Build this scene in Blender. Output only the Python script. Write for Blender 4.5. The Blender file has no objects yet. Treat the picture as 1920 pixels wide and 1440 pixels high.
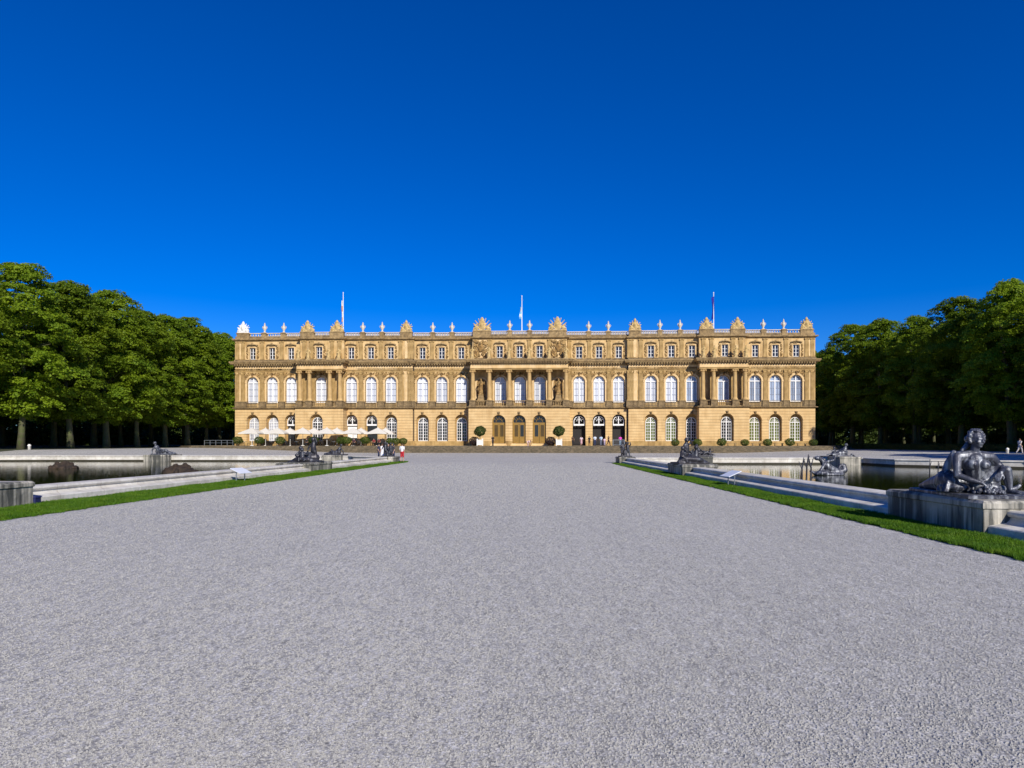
import bpy, math, random
import numpy as np
from mathutils import Vector, Matrix, geometry
R = math.radians
sc = bpy.context.scene
col = sc.collection
random.seed(7)

# ------------------------------------------------------------------ camera
F, CX, HY, H = 1200.0, 996.0, 830.5, 1.7
cam_d = bpy.data.cameras.new('camera')
cam = bpy.data.objects.new('camera', cam_d); col.objects.link(cam)
cam.location = (0, 0, H); cam.rotation_euler = (R(90), 0, 0)
cam_d.sensor_width = 36; cam_d.lens = 36 * F / 1920
cam_d.shift_x = (960 - CX) / 1920; cam_d.shift_y = (HY - 720) / 1920
cam_d.clip_end = 6000; cam_d.clip_start = 0.1
sc.camera = cam

def gp(px, py, z=0.0):
    """point of the level z seen at a pixel of the photograph"""
    Y = (H - z) * F / (py - HY)
    return ((px - CX) * Y / F, Y, z)

# ------------------------------------------------------------------ light
world = bpy.data.worlds.new('World'); sc.world = world; world.use_nodes = True
nt = world.node_tree; nt.nodes.clear()
sky = nt.nodes.new('ShaderNodeTexSky'); sky.sky_type = 'NISHITA'; sky.sun_disc = False
SD = Vector((.42, -1, .64)).normalized()
SUN_EL = math.asin(SD.z); SUN_AZ = math.atan2(SD.x, SD.y)
sky.sun_elevation = SUN_EL; sky.sun_rotation = SUN_AZ
sky.altitude = 600; sky.air_density = 1.0; sky.dust_density = 0.0; sky.ozone_density = 3.0
hs = nt.nodes.new('ShaderNodeHueSaturation'); hs.inputs['Saturation'].default_value = 1.6
gm = nt.nodes.new('ShaderNodeMix'); gm.data_type = 'RGBA'; gm.blend_type = 'MULTIPLY'
gm.inputs[0].default_value = 1.0; gm.inputs[7].default_value = (0.36, 0.60, 1.06, 1)
bg = nt.nodes.new('ShaderNodeBackground'); bg.inputs['Strength'].default_value = 0.10
out = nt.nodes.new('ShaderNodeOutputWorld')
nt.links.new(sky.outputs[0], hs.inputs['Color']); nt.links.new(hs.outputs[0], gm.inputs[6])
nt.links.new(gm.outputs[2], bg.inputs[0]); nt.links.new(bg.outputs[0], out.inputs[0])
sl = bpy.data.lights.new('sun', 'SUN'); sl.energy = 4.6; sl.angle = R(0.5); sl.color = (1, .93, .82)
so = bpy.data.objects.new('sun', sl); col.objects.link(so)
so.rotation_euler = SD.to_track_quat('Z', 'Y').to_euler(); so.location = (60, -100, 80)
sc.view_settings.view_transform = 'Standard'; sc.view_settings.look = 'None'
sc.view_settings.exposure = 0.2; sc.view_settings.gamma = 1
sc.cycles.max_bounces = 6; sc.cycles.transparent_max_bounces = 6
sc.cycles.use_denoising = True

# ------------------------------------------------------------------ materials
def nodes(name):
    m = bpy.data.materials.new(name); m.use_nodes = True
    t = m.node_tree; p = t.nodes['Principled BSDF']
    return m, t, p, t.nodes.new, t.links.new

def coords(t, scale=(1, 1, 1), kind='Object'):
    tc = t.nodes.new('ShaderNodeTexCoord'); mp = t.nodes.new('ShaderNodeMapping')
    mp.inputs['Scale'].default_value = scale
    t.links.new(tc.outputs[kind], mp.inputs['Vector'])
    return mp.outputs[0]

def noise(t, vec, scale, detail=4, rough=.55):
    n = t.nodes.new('ShaderNodeTexNoise'); n.inputs['Scale'].default_value = scale
    n.inputs['Detail'].default_value = detail; n.inputs['Roughness'].default_value = rough
    t.links.new(vec, n.inputs['Vector']); return n.outputs['Fac']

def ramp(t, fac, stops):
    r = t.nodes.new('ShaderNodeValToRGB'); e = r.color_ramp.elements
    while len(e) < len(stops): e.new(.5)
    for k, (p, c) in enumerate(stops):
        e[k].position = p; e[k].color = (c[0], c[1], c[2], 1) if not isinstance(c, (int, float)) else (c, c, c, 1)
    t.links.new(fac, r.inputs[0]); return r.outputs[0]

def mix(t, fac, a, b, mode='MIX'):
    n = t.nodes.new('ShaderNodeMix'); n.data_type = 'RGBA'; n.blend_type = mode
    for sock, v in ((n.inputs[0], fac), (n.inputs[6], a), (n.inputs[7], b)):
        if hasattr(v, 'links') or isinstance(v, bpy.types.NodeSocket): t.links.new(v, sock)
        elif isinstance(v, (int, float)): sock.default_value = v
        else: sock.default_value = (v[0], v[1], v[2], 1)
    return n.outputs[2]

def bump(t, p, h, strength=.3, dist=.05):
    b = t.nodes.new('ShaderNodeBump'); b.inputs['Strength'].default_value = strength
    b.inputs['Distance'].default_value = dist
    t.links.new(h, b.inputs['Height']); t.links.new(b.outputs[0], p.inputs['Normal'])

def plain(name, c, rough=.6, metal=0.0, var=.12, scale=3.0):
    m, t, p, N, L = nodes(name)
    v = coords(t)
    f = noise(t, v, scale)
    cc = mix(t, f, [x * (1 - var) for x in c], [min(1, x * (1 + var)) for x in c])
    L(cc, p.inputs['Base Color']); p.inputs['Roughness'].default_value = rough; p.inputs['Metallic'].default_value = metal
    return m

def stone(name, a, b, dirt, dirt_amt=.5, block=None, streak=True, bump_s=.25, groove=None, rough=.85, sv_=(2.2, 2.2, .16), rs=(.2, .4)):
    """a,b: two stone tones; dirt: colour of the weathering; block: (width, height) of ashlar; groove: (z0, pitch)"""
    m, t, p, N, L = nodes(name)
    v = coords(t)
    f1 = noise(t, v, .9, 5); f2 = noise(t, v, 7.0, 4)
    c = mix(t, ramp(t, f1, [(.35, 0), (.65, 1)]), a, b)
    hgt = f2
    sep = N('ShaderNodeSeparateXYZ'); L(v, sep.inputs[0])
    add = N('ShaderNodeMath'); add.operation = 'ADD'; L(sep.outputs[0], add.inputs[0]); L(sep.outputs[1], add.inputs[1])
    cmb = N('ShaderNodeCombineXYZ'); L(add.outputs[0], cmb.inputs[0]); L(sep.outputs[2], cmb.inputs[1])
    if block:
        bt = N('ShaderNodeTexBrick'); bt.inputs['Scale'].default_value = 1
        bt.inputs['Brick Width'].default_value = block[0]; bt.inputs['Row Height'].default_value = block[1]
        bt.inputs['Mortar Size'].default_value = .02; bt.inputs['Mortar Smooth'].default_value = .3
        bt.inputs['Color1'].default_value = (.72, .72, .72, 1); bt.inputs['Color2'].default_value = (1.0, 1.0, 1.0, 1)
        bt.inputs['Mortar'].default_value = (.62, .55, .5, 1)
        L(cmb.outputs[0], bt.inputs['Vector'])
        c = mix(t, .6, c, bt.outputs[0], 'MULTIPLY')
    if groove:
        g = N('ShaderNodeMath'); g.operation = 'SUBTRACT'; L(sep.outputs[2], g.inputs[0]); g.inputs[1].default_value = groove[0]
        g2 = N('ShaderNodeMath'); g2.operation = 'DIVIDE'; L(g.outputs[0], g2.inputs[0]); g2.inputs[1].default_value = groove[1]
        g3 = N('ShaderNodeMath'); g3.operation = 'FRACT'; L(g2.outputs[0], g3.inputs[0])
        gr = ramp(t, g3.outputs[0], [(0, .25), (.1, .3), (.16, 1), (.97, 1)])
        c = mix(t, .75, c, gr, 'MULTIPLY')
    if streak:
        sv = coords(t, sv_); f3 = noise(t, sv, 1.0, 6, .65)
        f4 = noise(t, v, .35, 3)
        mm = N('ShaderNodeMath'); mm.operation = 'MULTIPLY'; L(f3, mm.inputs[0]); L(f4, mm.inputs[1])
        fac = ramp(t, mm.outputs[0], [(rs[0], 0), (rs[1], dirt_amt)])
        c = mix(t, fac, c, dirt)
    else:
        f4 = noise(t, v, 2.2, 6, .7)
        c = mix(t, ramp(t, f4, [(.4, 0), (.62, dirt_amt)]), c, dirt)
    L(c, p.inputs['Base Color']); p.inputs['Roughness'].default_value = rough
    bump(t, p, hgt, bump_s, .04)
    return m

M = {}
M['ground_wall'] = stone('rusticated_sandstone', (.59, .395, .175), (.68, .48, .23), (.33, .2, .07), .42, None, True, .2, (0.2, .512))
M['upper_wall'] = stone('carved_sandstone', (.46, .295, .105), (.66, .465, .21), (.17, .10, .03), .58, (1.1, .55), True, .5)
M['pale_stone'] = stone('pale_sandstone', (.66, .45, .20), (.76, .56, .30), (.32, .18, .06), .4, None, True, .2)
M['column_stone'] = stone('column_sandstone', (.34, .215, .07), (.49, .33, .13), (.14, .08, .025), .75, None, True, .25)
M['attic_stone'] = stone('attic_sandstone', (.54, .35, .135), (.70, .50, .24), (.20, .11, .03), .6, None, True, .3)
M['shaft_stone'] = stone('column_shaft_sandstone', (.48, .31, .12), (.62, .43, .185), (.2, .11, .035), .6, None, True, .25)
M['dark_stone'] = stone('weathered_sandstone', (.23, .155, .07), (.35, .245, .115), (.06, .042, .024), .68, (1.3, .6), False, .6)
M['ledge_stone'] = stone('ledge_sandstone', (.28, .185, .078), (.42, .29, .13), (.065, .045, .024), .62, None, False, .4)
M['trophy_stone'] = stone('trophy_sandstone', (.58, .40, .15), (.72, .54, .26), (.13, .08, .03), .65, None, False, .7)
M['urn_stone'] = stone('pale_urn_stone', (.62, .55, .44), (.72, .66, .56), (.25, .2, .14), .4, None, False, .4)
M['white_stone'] = stone('white_carved_stone', (.78, .76, .70), (.82, .80, .75), (.4, .36, .3), .35, None, False, .5)
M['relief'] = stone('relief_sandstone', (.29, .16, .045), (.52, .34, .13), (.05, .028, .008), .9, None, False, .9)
M['step_stone'] = stone('mossy_step_stone', (.15, .115, .07), (.22, .17, .105), (.045, .042, .022), .7, (1.6, .17), False, .6)
M['terrace_stone'] = stone('terrace_paving', (.40, .31, .19), (.46, .37, .24), (.22, .18, .1), .5, None, False, .4)
M['marble'] = stone('weathered_marble', (.68, .64, .56), (.80, .77, .69), (.26, .23, .18), .45, (1.9, 3.0), False, .35, None, .7)
M['plinth_marble'] = stone('streaked_marble', (.34, .32, .26), (.58, .54, .45), (.03, .033, .03), .9, None, True, .5, None, .7, (6, 6, .35), (.17, .275))
M['roof_lead'] = plain('lead_roof', (.50, .52, .58), .5, .2, .15, .5)
M['white_paint'] = plain('white_paint', (.80, .80, .78), .45, 0, .04)
M['grey_bar'] = plain('grey_glazing_bar', (.30, .33, .40), .45, 0, .05)
M['olive_wood'] = plain('olive_gold_wood', (.27, .155, .022), .45, 0, .35, 1.2)
M['door_panel'] = plain('dark_door_panel', (.075, .045, .006), .35, 0, .5, 1.0)
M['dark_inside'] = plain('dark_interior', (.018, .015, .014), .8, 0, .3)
M['metal_grey'] = plain('grey_metal', (.32, .35, .38), .4, .6)
M['dark_metal'] = plain('dark_iron', (.03, .03, .035), .5, .5)
M['pole_white'] = plain('white_pole_paint', (.78, .78, .76), .4)
M['canvas'] = plain('cream_canvas', (.63, .60, .53), .9, 0, .05)
M['box_white'] = plain('white_planter_wood', (.78, .75, .68), .6, 0, .08)
M['board_blue'] = plain('glossy_board_face', (.74, .76, .80), .3, 0, .08)
M['util_blue'] = plain('navy_box_paint', (.015, .02, .09), .5)

def glass(name, c, rough=.06, var=.2):
    m, t, p, N, L = nodes(name)
    v = coords(t)
    f = noise(t, v, 1.1, 2)
    L(mix(t, f, [x * (1 - var) for x in c], [min(1, x * (1 + var)) for x in c]), p.inputs['Base Color'])
    p.inputs['Roughness'].default_value = rough; p.inputs['IOR'].default_value = 1.5
    bump(t, p, noise(t, v, 2.0, 2), .06, .05)
    oi = N('ShaderNodeObjectInfo'); hv = N('ShaderNodeHueSaturation'); mr = N('ShaderNodeMapRange'); L(oi.outputs['Random'], mr.inputs[0]); mr.inputs[3].default_value = .78; mr.inputs[4].default_value = 1.12
    L(mr.outputs[0], hv.inputs['Value']); L(p.inputs['Base Color'].links[0].from_socket, hv.inputs['Color']); L(hv.outputs[0], p.inputs['Base Color'])
    return m
M['pane_dark'] = glass('dark_glass', (.022, .021, .024))
M['pane_painted_reflection'] = glass('glass_painted_tree_reflection', (.13, .15, .04), .06, .7)  # green of the reflected trees is painted into the pane colour
M['pane_curtain'] = glass('glass_over_curtain', (.40, .41, .45), .06, .6)
M['blind_blue'] = glass('glass_over_drawn_grey_curtain', (.30, .36, .47), .08, .35)
M['blind'] = glass('glass_over_white_blind', (.60, .62, .67), .10, .08)

def bronze(name, a, b, pat):
    m, t, p, N, L = nodes(name)
    v = coords(t)
    f = noise(t, v, 2.6, 6, .65)
    c = mix(t, ramp(t, f, [(.35, 0), (.65, 1)]), a, b)
    sv = coords(t, (9, 9, 1.2)); f2 = noise(t, sv, 1.0, 5)
    c = mix(t, ramp(t, f2, [(.50, 0), (.66, .85)]), c, pat)
    L(c, p.inputs['Base Color']); p.inputs['Metallic'].default_value = .4; p.inputs['Roughness'].default_value = .46
    bump(t, p, noise(t, v, 18, 5), .4, .02)
    return m
M['bronze'] = bronze('aged_bronze', (.030, .032, .045), (.095, .10, .125), (.34, .36, .38))
M['bronze_dark'] = bronze('dark_bronze', (.022, .021, .027), (.055, .052, .06), (.12, .13, .15))
M['lip_shade'] = plain('painted_lip_shade', (.035, .03, .015), .7, 0, .5, 3)  # dark colour painted as the shade under the basin rim lip
M['rock'] = stone('brown_tufa', (.028, .016, .008), (.06, .037, .02), (.008, .006, .004), .8, None, False, 1.0)

def leafmat(name, a, b, c2, tr=.35, sc_=.35):
    m, t, p, N, L = nodes(name)
    v = coords(t)
    oi = N('ShaderNodeObjectInfo')
    f = noise(t, v, sc_, 3); f2 = noise(t, v, 3.0, 2)
    cc = mix(t, ramp(t, f, [(.35, 0), (.65, 1)]), a, b)
    cc = mix(t, ramp(t, f2, [(.5, 0), (.75, .7)]), cc, c2)
    rv = N('ShaderNodeHueSaturation'); L(cc, rv.inputs['Color'])
    mr = N('ShaderNodeMapRange'); L(oi.outputs['Random'], mr.inputs[0]); mr.inputs[3].default_value = .8; mr.inputs[4].default_value = 1.2
    L(mr.outputs[0], rv.inputs['Value'])
    L(rv.outputs[0], p.inputs['Base Color']); p.inputs['Roughness'].default_value = .55
    p.inputs['Specular IOR Level'].default_value = .25
    tl = N('ShaderNodeBsdfTranslucent'); L(rv.outputs[0], tl.inputs['Color'])
    ms = N('ShaderNodeMixShader'); ms.inputs[0].default_value = tr
    L(p.outputs[0], ms.inputs[1]); L(tl.outputs[0], ms.inputs[2])
    L(ms.outputs[0], t.nodes['Material Output'].inputs[0])
    return m
M['leaf'] = leafmat('linden_leaves', (.125, .22, .012), (.225, .32, .014), (.32, .37, .02), .5)
M['leaf_top'] = M['leaf']
M['leaf_dark'] = leafmat('hedge_leaves', (.035, .06, .012), (.06, .095, .018), (.09, .11, .02), .2)
M['leaf_shrub'] = leafmat('shrub_leaves', (.05, .085, .012), (.09, .13, .02), (.13, .17, .03), .25, 1.5)
M['leaf_purple'] = leafmat('purple_shrub_leaves', (.03, .018, .022), (.05, .03, .032), (.06, .05, .03), .15, 1.5)
M['pebble'] = plain('gravel_stones', (.335, .328, .305), .9, 0, .5, 40)
M['bark'] = stone('mossy_bark', (.055, .046, .028), (.115, .105, .06), (.06, .085, .014), .85, None, False, .9)
M['grass'] = leafmat('grass_blades', (.05, .13, .005), (.095, .20, .008), (.16, .24, .015), .3, 1.2)
M['turf'] = plain('turf_soil', (.05, .12, .006), .9, 0, .4, 6)
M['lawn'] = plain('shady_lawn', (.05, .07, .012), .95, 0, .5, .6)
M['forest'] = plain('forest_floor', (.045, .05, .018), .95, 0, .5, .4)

def gravelmat():
    m, t, p, N, L = nodes('pale_gravel')
    v = coords(t)
    base = (.40, .395, .415)
    c = None
    def vor(scale):
        n = N('ShaderNodeTexVoronoi'); n.inputs['Scale'].default_value = scale; L(v, n.inputs['Vector']); return n
    vl = coords(t, (1, .2, 1)); vm = coords(t, (1, .45, 1))
    def vor2(scale, vec):
        n = vor(scale); t.links.new(vec, n.inputs['Vector']); return n
    v1 = vor(75); v2 = vor2(44, vm); v3 = vor2(24, vl)
    def val(n):
        s = N('ShaderNodeSeparateColor'); L(n.outputs['Color'], s.inputs[0]); return s.outputs[0]
    a = ramp(t, val(v1), [(0, (.26, .25, .232)), (.5, (.42, .408, .38)), (1, (.63, .612, .575))])
    b = ramp(t, val(v2), [(0, .74), (1, 1.2)])
    d = ramp(t, val(v3), [(0, .86), (1, 1.12)])
    e = ramp(t, noise(t, vl, .3, 5, .6), [(.3, .93), (.7, 1.05)])
    g = ramp(t, noise(t, vl, 2.6, 5, .7), [(.3, .95), (.7, 1.04)])
    c = mix(t, 1.0, a, b, 'MULTIPLY'); c = mix(t, 1.0, c, d, 'MULTIPLY'); c = mix(t, 1.0, c, e, 'MULTIPLY'); c = mix(t, 1.0, c, g, 'MULTIPLY')
    L(c, p.inputs['Base Color']); p.inputs['Roughness'].default_value = .9
    bump(t, p, v1.outputs['Distance'], .35, .012)
    return m
M['gravel'] = gravelmat()

def watermat():
    m, t, p, N, L = nodes('dark_pond_water')
    p.inputs['Base Color'].default_value = (.018, .026, .005, 1); p.inputs['Roughness'].default_value = .03
    p.inputs['IOR'].default_value = 1.33
    v = coords(t, (.55, 1.0, 1))
    h = noise(t, v, 1.6, 4, .6)
    h2 = noise(t, coords(t, (1.2, 3.2, 1)), 2.2, 3, .6)
    ad = N('ShaderNodeMath'); ad.operation = 'ADD'; L(h, ad.inputs[0]); L(h2, ad.inputs[1])
    bump(t, p, ad.outputs[0], .6, .0042)
    return m
M['water'] = watermat()

# ------------------------------------------------------------------ mesh helpers
class MB:
    def __init__(s): s.v, s.f = [], []
    def add(s, vs, fs):
        o = len(s.v); s.v += [tuple(p) for p in vs]; s.f += [tuple(i + o for i in f) for f in fs]
    def quad(s, a, b, c, d): s.add([a, b, c, d], [(0, 1, 2, 3)])
    def box(s, x0, x1, y0, y1, z0, z1):
        s.add([(x0, y0, z0), (x1, y0, z0), (x1, y1, z0), (x0, y1, z0), (x0, y0, z1), (x1, y0, z1), (x1, y1, z1), (x0, y1, z1)],
              [(3, 2, 1, 0), (4, 5, 6, 7), (0, 1, 5, 4), (1, 2, 6, 5), (2, 3, 7, 6), (3, 0, 4, 7)])
    def lathe(s, c, prof, n=12, sx=1, sy=1):
        vs, fs = [], []
        for r, z in prof:
            for i in range(n):
                a = 2 * math.pi * i / n
                vs.append((c[0] + r * sx * math.cos(a), c[1] + r * sy * math.sin(a), c[2] + z))
        for k in range(len(prof) - 1):
            for i in range(n):
                j = (i + 1) % n
                fs.append((k * n + i, k * n + j, (k + 1) * n + j, (k + 1) * n + i))
        fs.append(tuple(range(n - 1, -1, -1))); b = (len(prof) - 1) * n; fs.append(tuple(b + i for i in range(n)))
        s.add(vs, fs)
    def tube(s, pts, rad, n=8):
        pts = [Vector(p) for p in pts]
        if not hasattr(rad, '__len__'): rad = [rad] * len(pts)
        vs, fs = [], []
        ref = None
        for k, p in enumerate(pts):
            d = (pts[min(k + 1, len(pts) - 1)] - pts[max(k - 1, 0)]).normalized()
            if ref is None:
                ref = d.orthogonal().normalized()
            ref = (ref - d * ref.dot(d)).normalized(); w = d.cross(ref)
            for i in range(n):
                a = 2 * math.pi * i / n
                vs.append(p + (ref * math.cos(a) + w * math.sin(a)) * rad[k])
        for k in range(len(pts) - 1):
            for i in range(n):
                j = (i + 1) % n
                fs.append((k * n + i, k * n + j, (k + 1) * n + j, (k + 1) * n + i))
        fs.append(tuple(range(n - 1, -1, -1))); b = (len(pts) - 1) * n; fs.append(tuple(b + i for i in range(n)))
        s.add(vs, fs)
    def ell(s, c, r, rot=None, n=12, m=8):
        if not hasattr(r, '__len__'): r = (r, r, r)
        vs = [Vector((0, 0, r[2]))]; fs = []
        for k in range(1, m):
            t = math.pi * k / m
            for i in range(n):
                a = 2 * math.pi * i / n
                vs.append(Vector((r[0] * math.sin(t) * math.cos(a), r[1] * math.sin(t) * math.sin(a), r[2] * math.cos(t))))
        vs.append(Vector((0, 0, -r[2])))
        for i in range(n): fs.append((0, 1 + i, 1 + (i + 1) % n))
        for k in range(m - 2):
            for i in range(n):
                j = (i + 1) % n
                fs.append((1 + k * n + i, 1 + (k + 1) * n + i, 1 + (k + 1) * n + j, 1 + k * n + j))
        b = 1 + (m - 2) * n; e = len(vs) - 1
        for i in range(n): fs.append((b + i, e, b + (i + 1) % n))
        if rot is not None:
            E = Matrix.Rotation(rot[2], 3, 'Z') @ Matrix.Rotation(rot[1], 3, 'Y') @ Matrix.Rotation(rot[0], 3, 'X')
            vs = [E @ p for p in vs]
        c = Vector(c); s.add([p + c for p in vs], fs)
    def cap(s, a, b, ra, rb=None, n=10):
        """capsule with tapering radius"""
        if rb is None: rb = ra
        a, b = Vector(a), Vector(b); d = (b - a)
        L_ = d.length; d = d.normalized() if L_ > 1e-6 else Vector((0, 0, 1))
        pts, rr = [], []
        for k in range(0, 4):
            t = math.pi / 2 * (k / 4); pts.append(a - d * ra * math.cos(t)); rr.append(max(ra * math.sin(t), ra * .02))
        pts.append(a); rr.append(ra); pts.append(b); rr.append(rb)
        for k in range(3, -1, -1):
            t = math.pi / 2 * (k / 4); pts.append(b + d * rb * math.cos(t)); rr.append(max(rb * math.sin(t), rb * .02))
        s.tube(pts, rr, n)
    def chain(s, pts, rad):
        for k in range(len(pts) - 1): s.cap(pts[k], pts[k + 1], rad[k], rad[k + 1])
    def mesh(s, name, smooth=False):
        me = bpy.data.meshes.new(name); me.from_pydata(s.v, [], s.f); me.update()
        if smooth: me.polygons.foreach_set('use_smooth', [True] * len(me.polygons))
        return me
    def build(s, name, mat, parent=None, smooth=False):
        return link(name, s.mesh(name, smooth), mat, parent)

def link(name, me, mat=None, parent=None):
    if mat is not None and len(me.materials) == 0: me.materials.append(mat)
    o = bpy.data.objects.new(name, me); col.objects.link(o)
    if parent is not None: o.parent = parent
    return o
def tag(o, label=None, cat=None, group=None, kind=None):
    if label: o['label'] = label
    if cat: o['category'] = cat
    if group: o['group'] = group
    if kind: o['kind'] = kind
    return o
def empty(name, loc=(0, 0, 0), rz=0, label=None, cat=None, group=None):
    o = bpy.data.objects.new(name, None); col.objects.link(o)
    o.location = loc; o.rotation_euler = (0, 0, rz); o.empty_display_size = .3
    return tag(o, label, cat, group)
def kids(o): return [c for c in bpy.data.objects if c.parent == o]
def copy_tree(o, parent=None):
    c = o.copy(); col.objects.link(c)
    if parent is not None: c.parent = parent
    for ch in kids(o): copy_tree(ch, c)
    return c
def remeshed(mb, name, voxel, smooth=2):
    """one continuous surface around overlapping closed shapes"""
    me = mb.mesh(name); o = bpy.data.objects.new(name, me); col.objects.link(o)
    r = o.modifiers.new('r', 'REMESH'); r.mode = 'VOXEL'; r.voxel_size = voxel; r.use_smooth_shade = True
    if smooth:
        k = o.modifiers.new('s', 'SMOOTH'); k.iterations = smooth; k.factor = .5
    dg = bpy.context.evaluated_depsgraph_get()
    res = bpy.data.meshes.new_from_object(o.evaluated_get(dg)); res.name = name
    bpy.data.objects.remove(o); bpy.data.meshes.remove(me)
    res.polygons.foreach_set('use_smooth', [True] * len(res.polygons))
    return res
def np_mesh(name, V, nper):
    """mesh of separate n-gons from an (faces*nper,3) array"""
    n = len(V); me = bpy.data.meshes.new(name)
    me.vertices.add(n); me.vertices.foreach_set('co', np.asarray(V, np.float32).ravel())
    me.loops.add(n); me.loops.foreach_set('vertex_index', np.arange(n, dtype=np.int32))
    k = n // nper; me.polygons.add(k)
    me.polygons.foreach_set('loop_start', np.arange(0, n, nper, dtype=np.int32))
    me.polygons.foreach_set('loop_total', np.full(k, nper, np.int32))
    me.update(calc_edges=True); return me
def leaves(P, Nn, size, rng, asp=.75):
    """rhombic leaf faces at points P with normals Nn"""
    n = len(P); Nn = Nn / (np.linalg.norm(Nn, axis=1, keepdims=True) + 1e-9)
    r = rng.normal(size=(n, 3)); A = np.cross(Nn, r); A /= (np.linalg.norm(A, axis=1, keepdims=True) + 1e-9)
    B = np.cross(Nn, A); s = size[:, None] / 2
    fold = Nn * s * .25
    V = np.stack([P - A * s, P - B * s * asp + fold, P + A * s, P + B * s * asp + fold], axis=1)
    return V.reshape(-1, 3)

def offset_path(pts, d, closed):
    """offset a plan polyline to its left by d with mitres"""
    n = len(pts); res = []
    for i in range(n):
        p = Vector(pts[i])
        if closed or (0 < i < n - 1):
            a = Vector(pts[(i - 1) % n]); b = Vector(pts[(i + 1) % n])
            e1 = (p - a).normalized(); e2 = (b - p).normalized()
            n1 = Vector((-e1.y, e1.x)); n2 = Vector((-e2.y, e2.x))
            m_ = (n1 + n2); m_ = m_ / max(m_.length_squared / 2, .15)
            res.append(p + m_ * d)
        else:
            e = (Vector(pts[1]) - p) if i == 0 else (p - Vector(pts[-2]))
            e.normalize(); res.append(p + Vector((-e.y, e.x)) * d)
    return res
def sweep(mb, pts, prof, closed=False, cap=True):
    """prof: list of (d, z), d = offset to the left of the path"""
    rings = [offset_path(pts, d, closed) for d, z in prof]
    n = len(pts); vs, fs = [], []
    for k, (d, z) in enumerate(prof):
        for p in rings[k]: vs.append((p.x, p.y, z))
    for k in range(len(prof) - 1):
        for i in range(n if closed else n - 1):
            j = (i + 1) % n
            fs.append((k * n + i, k * n + j, (k + 1) * n + j, (k + 1) * n + i))
    if cap and not closed:
        fs.append(tuple(k * n for k in range(len(prof)))); fs.append(tuple(k * n + n - 1 for k in range(len(prof) - 1, -1, -1)))
    mb.add(vs, fs)
# ------------------------------------------------------------------ palace
TH = R(-2.34); CT, ST = math.cos(TH), math.sin(TH)
PYC = 118.0; PXC = (975 - CX) * PYC / F
def U(px, v=0.0):
    k = (px - CX) / F
    t = (v + PYC * CT - PXC * ST) / (CT - k * ST)
    return (t * k - PXC) * CT + (t - PYC) * ST
def zc(py): return H + (HY - py) * PYC / F
def W2(u, v, z=0.0): return (PXC + u * CT - v * ST, PYC + u * ST + v * CT, z)

palace = empty('palace', (PXC, PYC, 0), TH,
    'long three storey sandstone palace with arched windows and a sculpture topped balustrade', 'palace')

Z = dict(t=1.2, b0=zc(767), b1=zc(763.5), ped=zc(752.5), e0=zc(696), e1=zc(693.8), e2=zc(686), e3=zc(676.5),
         a0=zc(673), a1=zc(638.5), a2=zc(633), r0=zc(628.5), r1=zc(624), r2=zc(622))
wpx = [477, 513, 548, 604, 661, 697, 734, 792, 828, 865, 938, 975, 1012, 1086, 1123, 1160, 1219, 1257, 1296, 1355, 1413, 1451, 1490]
wu = [U(p) for p in wpx]
ws = [(wu[i] - wu[22 - i]) / 2 for i in range(23)]          # symmetrical window axes
VA, VD, VP = -.7, 0.0, -3.0                                   # planes: corner pavilions, recessed part, porticoes
half = lambda a, b, v: (U(b, v) - U(a, v)) / 2
EG, EU = half(881, 1071, VP), half(884, 1068, VP)
DC = half(777, 1182, VA)
BL = (abs(U(645, VP)) + U(1313, VP)) / 2; BR = (abs(U(554, VP)) + U(1406, VP)) / 2
END = half(441, 1529, VA)

def plan(eh, b_in, b_out, vp, va=VA, vd=VD, end=END, back=26):
    h = [(-end, back), (-end, va), (-b_out, va), (-b_out, vp), (-b_in, vp), (-b_in, va), (-DC, va), (-DC, vd), (-eh, vd), (-eh, vp)]
    return h + [(-x, y) for x, y in reversed(h)]
P_G = plan(EG, BL, BR, VP)                 # ground storey
P_E = plan(EU, BL + .15, BR - .15, VP + .25)   # entablature
P_A = plan(EU - .2, BL + .3, BR - .3, -1.3, VA, VD)   # attic; the portico attics stand back
P_A = [(x, (-1.5 if (abs(x) > 20 and y == -1.3) else y)) for x, y in P_A]

def wall_row(mb, u0, u1, z0, z1, v, ops, depth, n=10):
    ops = sorted(ops); e = [u0] + [(ops[i][0] + ops[i + 1][0]) / 2 for i in range(len(ops) - 1)] + [u1]
    if not ops:
        mb.quad((u0, v, z0), (u1, v, z0), (u1, v, z1), (u0, v, z1)); return
    for k, (c, hw, zs, zp, arch) in enumerate(ops):
        a, b = e[k], e[k + 1]
        mb.quad((a, v, z0), (c - hw, v, z0), (c - hw, v, z1), (a, v, z1))
        mb.quad((c + hw, v, z0), (b, v, z0), (b, v, z1), (c + hw, v, z1))
        if zs > z0 + 1e-4: mb.quad((c - hw, v, z0), (c + hw, v, z0), (c + hw, v, zs), (c - hw, v, zs))
        w = v + depth
        mb.quad((c - hw, v, zs), (c - hw, w, zs), (c - hw, w, zp), (c - hw, v, zp))
        mb.quad((c + hw, w, zs), (c + hw, v, zs), (c + hw, v, zp), (c + hw, w, zp))
        mb.quad((c - hw, v, zs), (c + hw, v, zs), (c + hw, w, zs), (c - hw, w, zs))
        if arch:
            pt = [(c - hw * math.cos(math.pi * i / n), zp + hw * math.sin(math.pi * i / n)) for i in range(n + 1)]
        else: pt = [(c - hw, zp), (c + hw, zp)]
        for i in range(len(pt) - 1):
            (x0, y0), (x1, y1) = pt[i], pt[i + 1]
            mb.quad((x0, v, y0), (x1, v, y1), (x1, v, z1), (x0, v, z1))
            mb.quad((x0, v, y0), (x0, w, y0), (x1, w, y1), (x1, v, y1))

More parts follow.
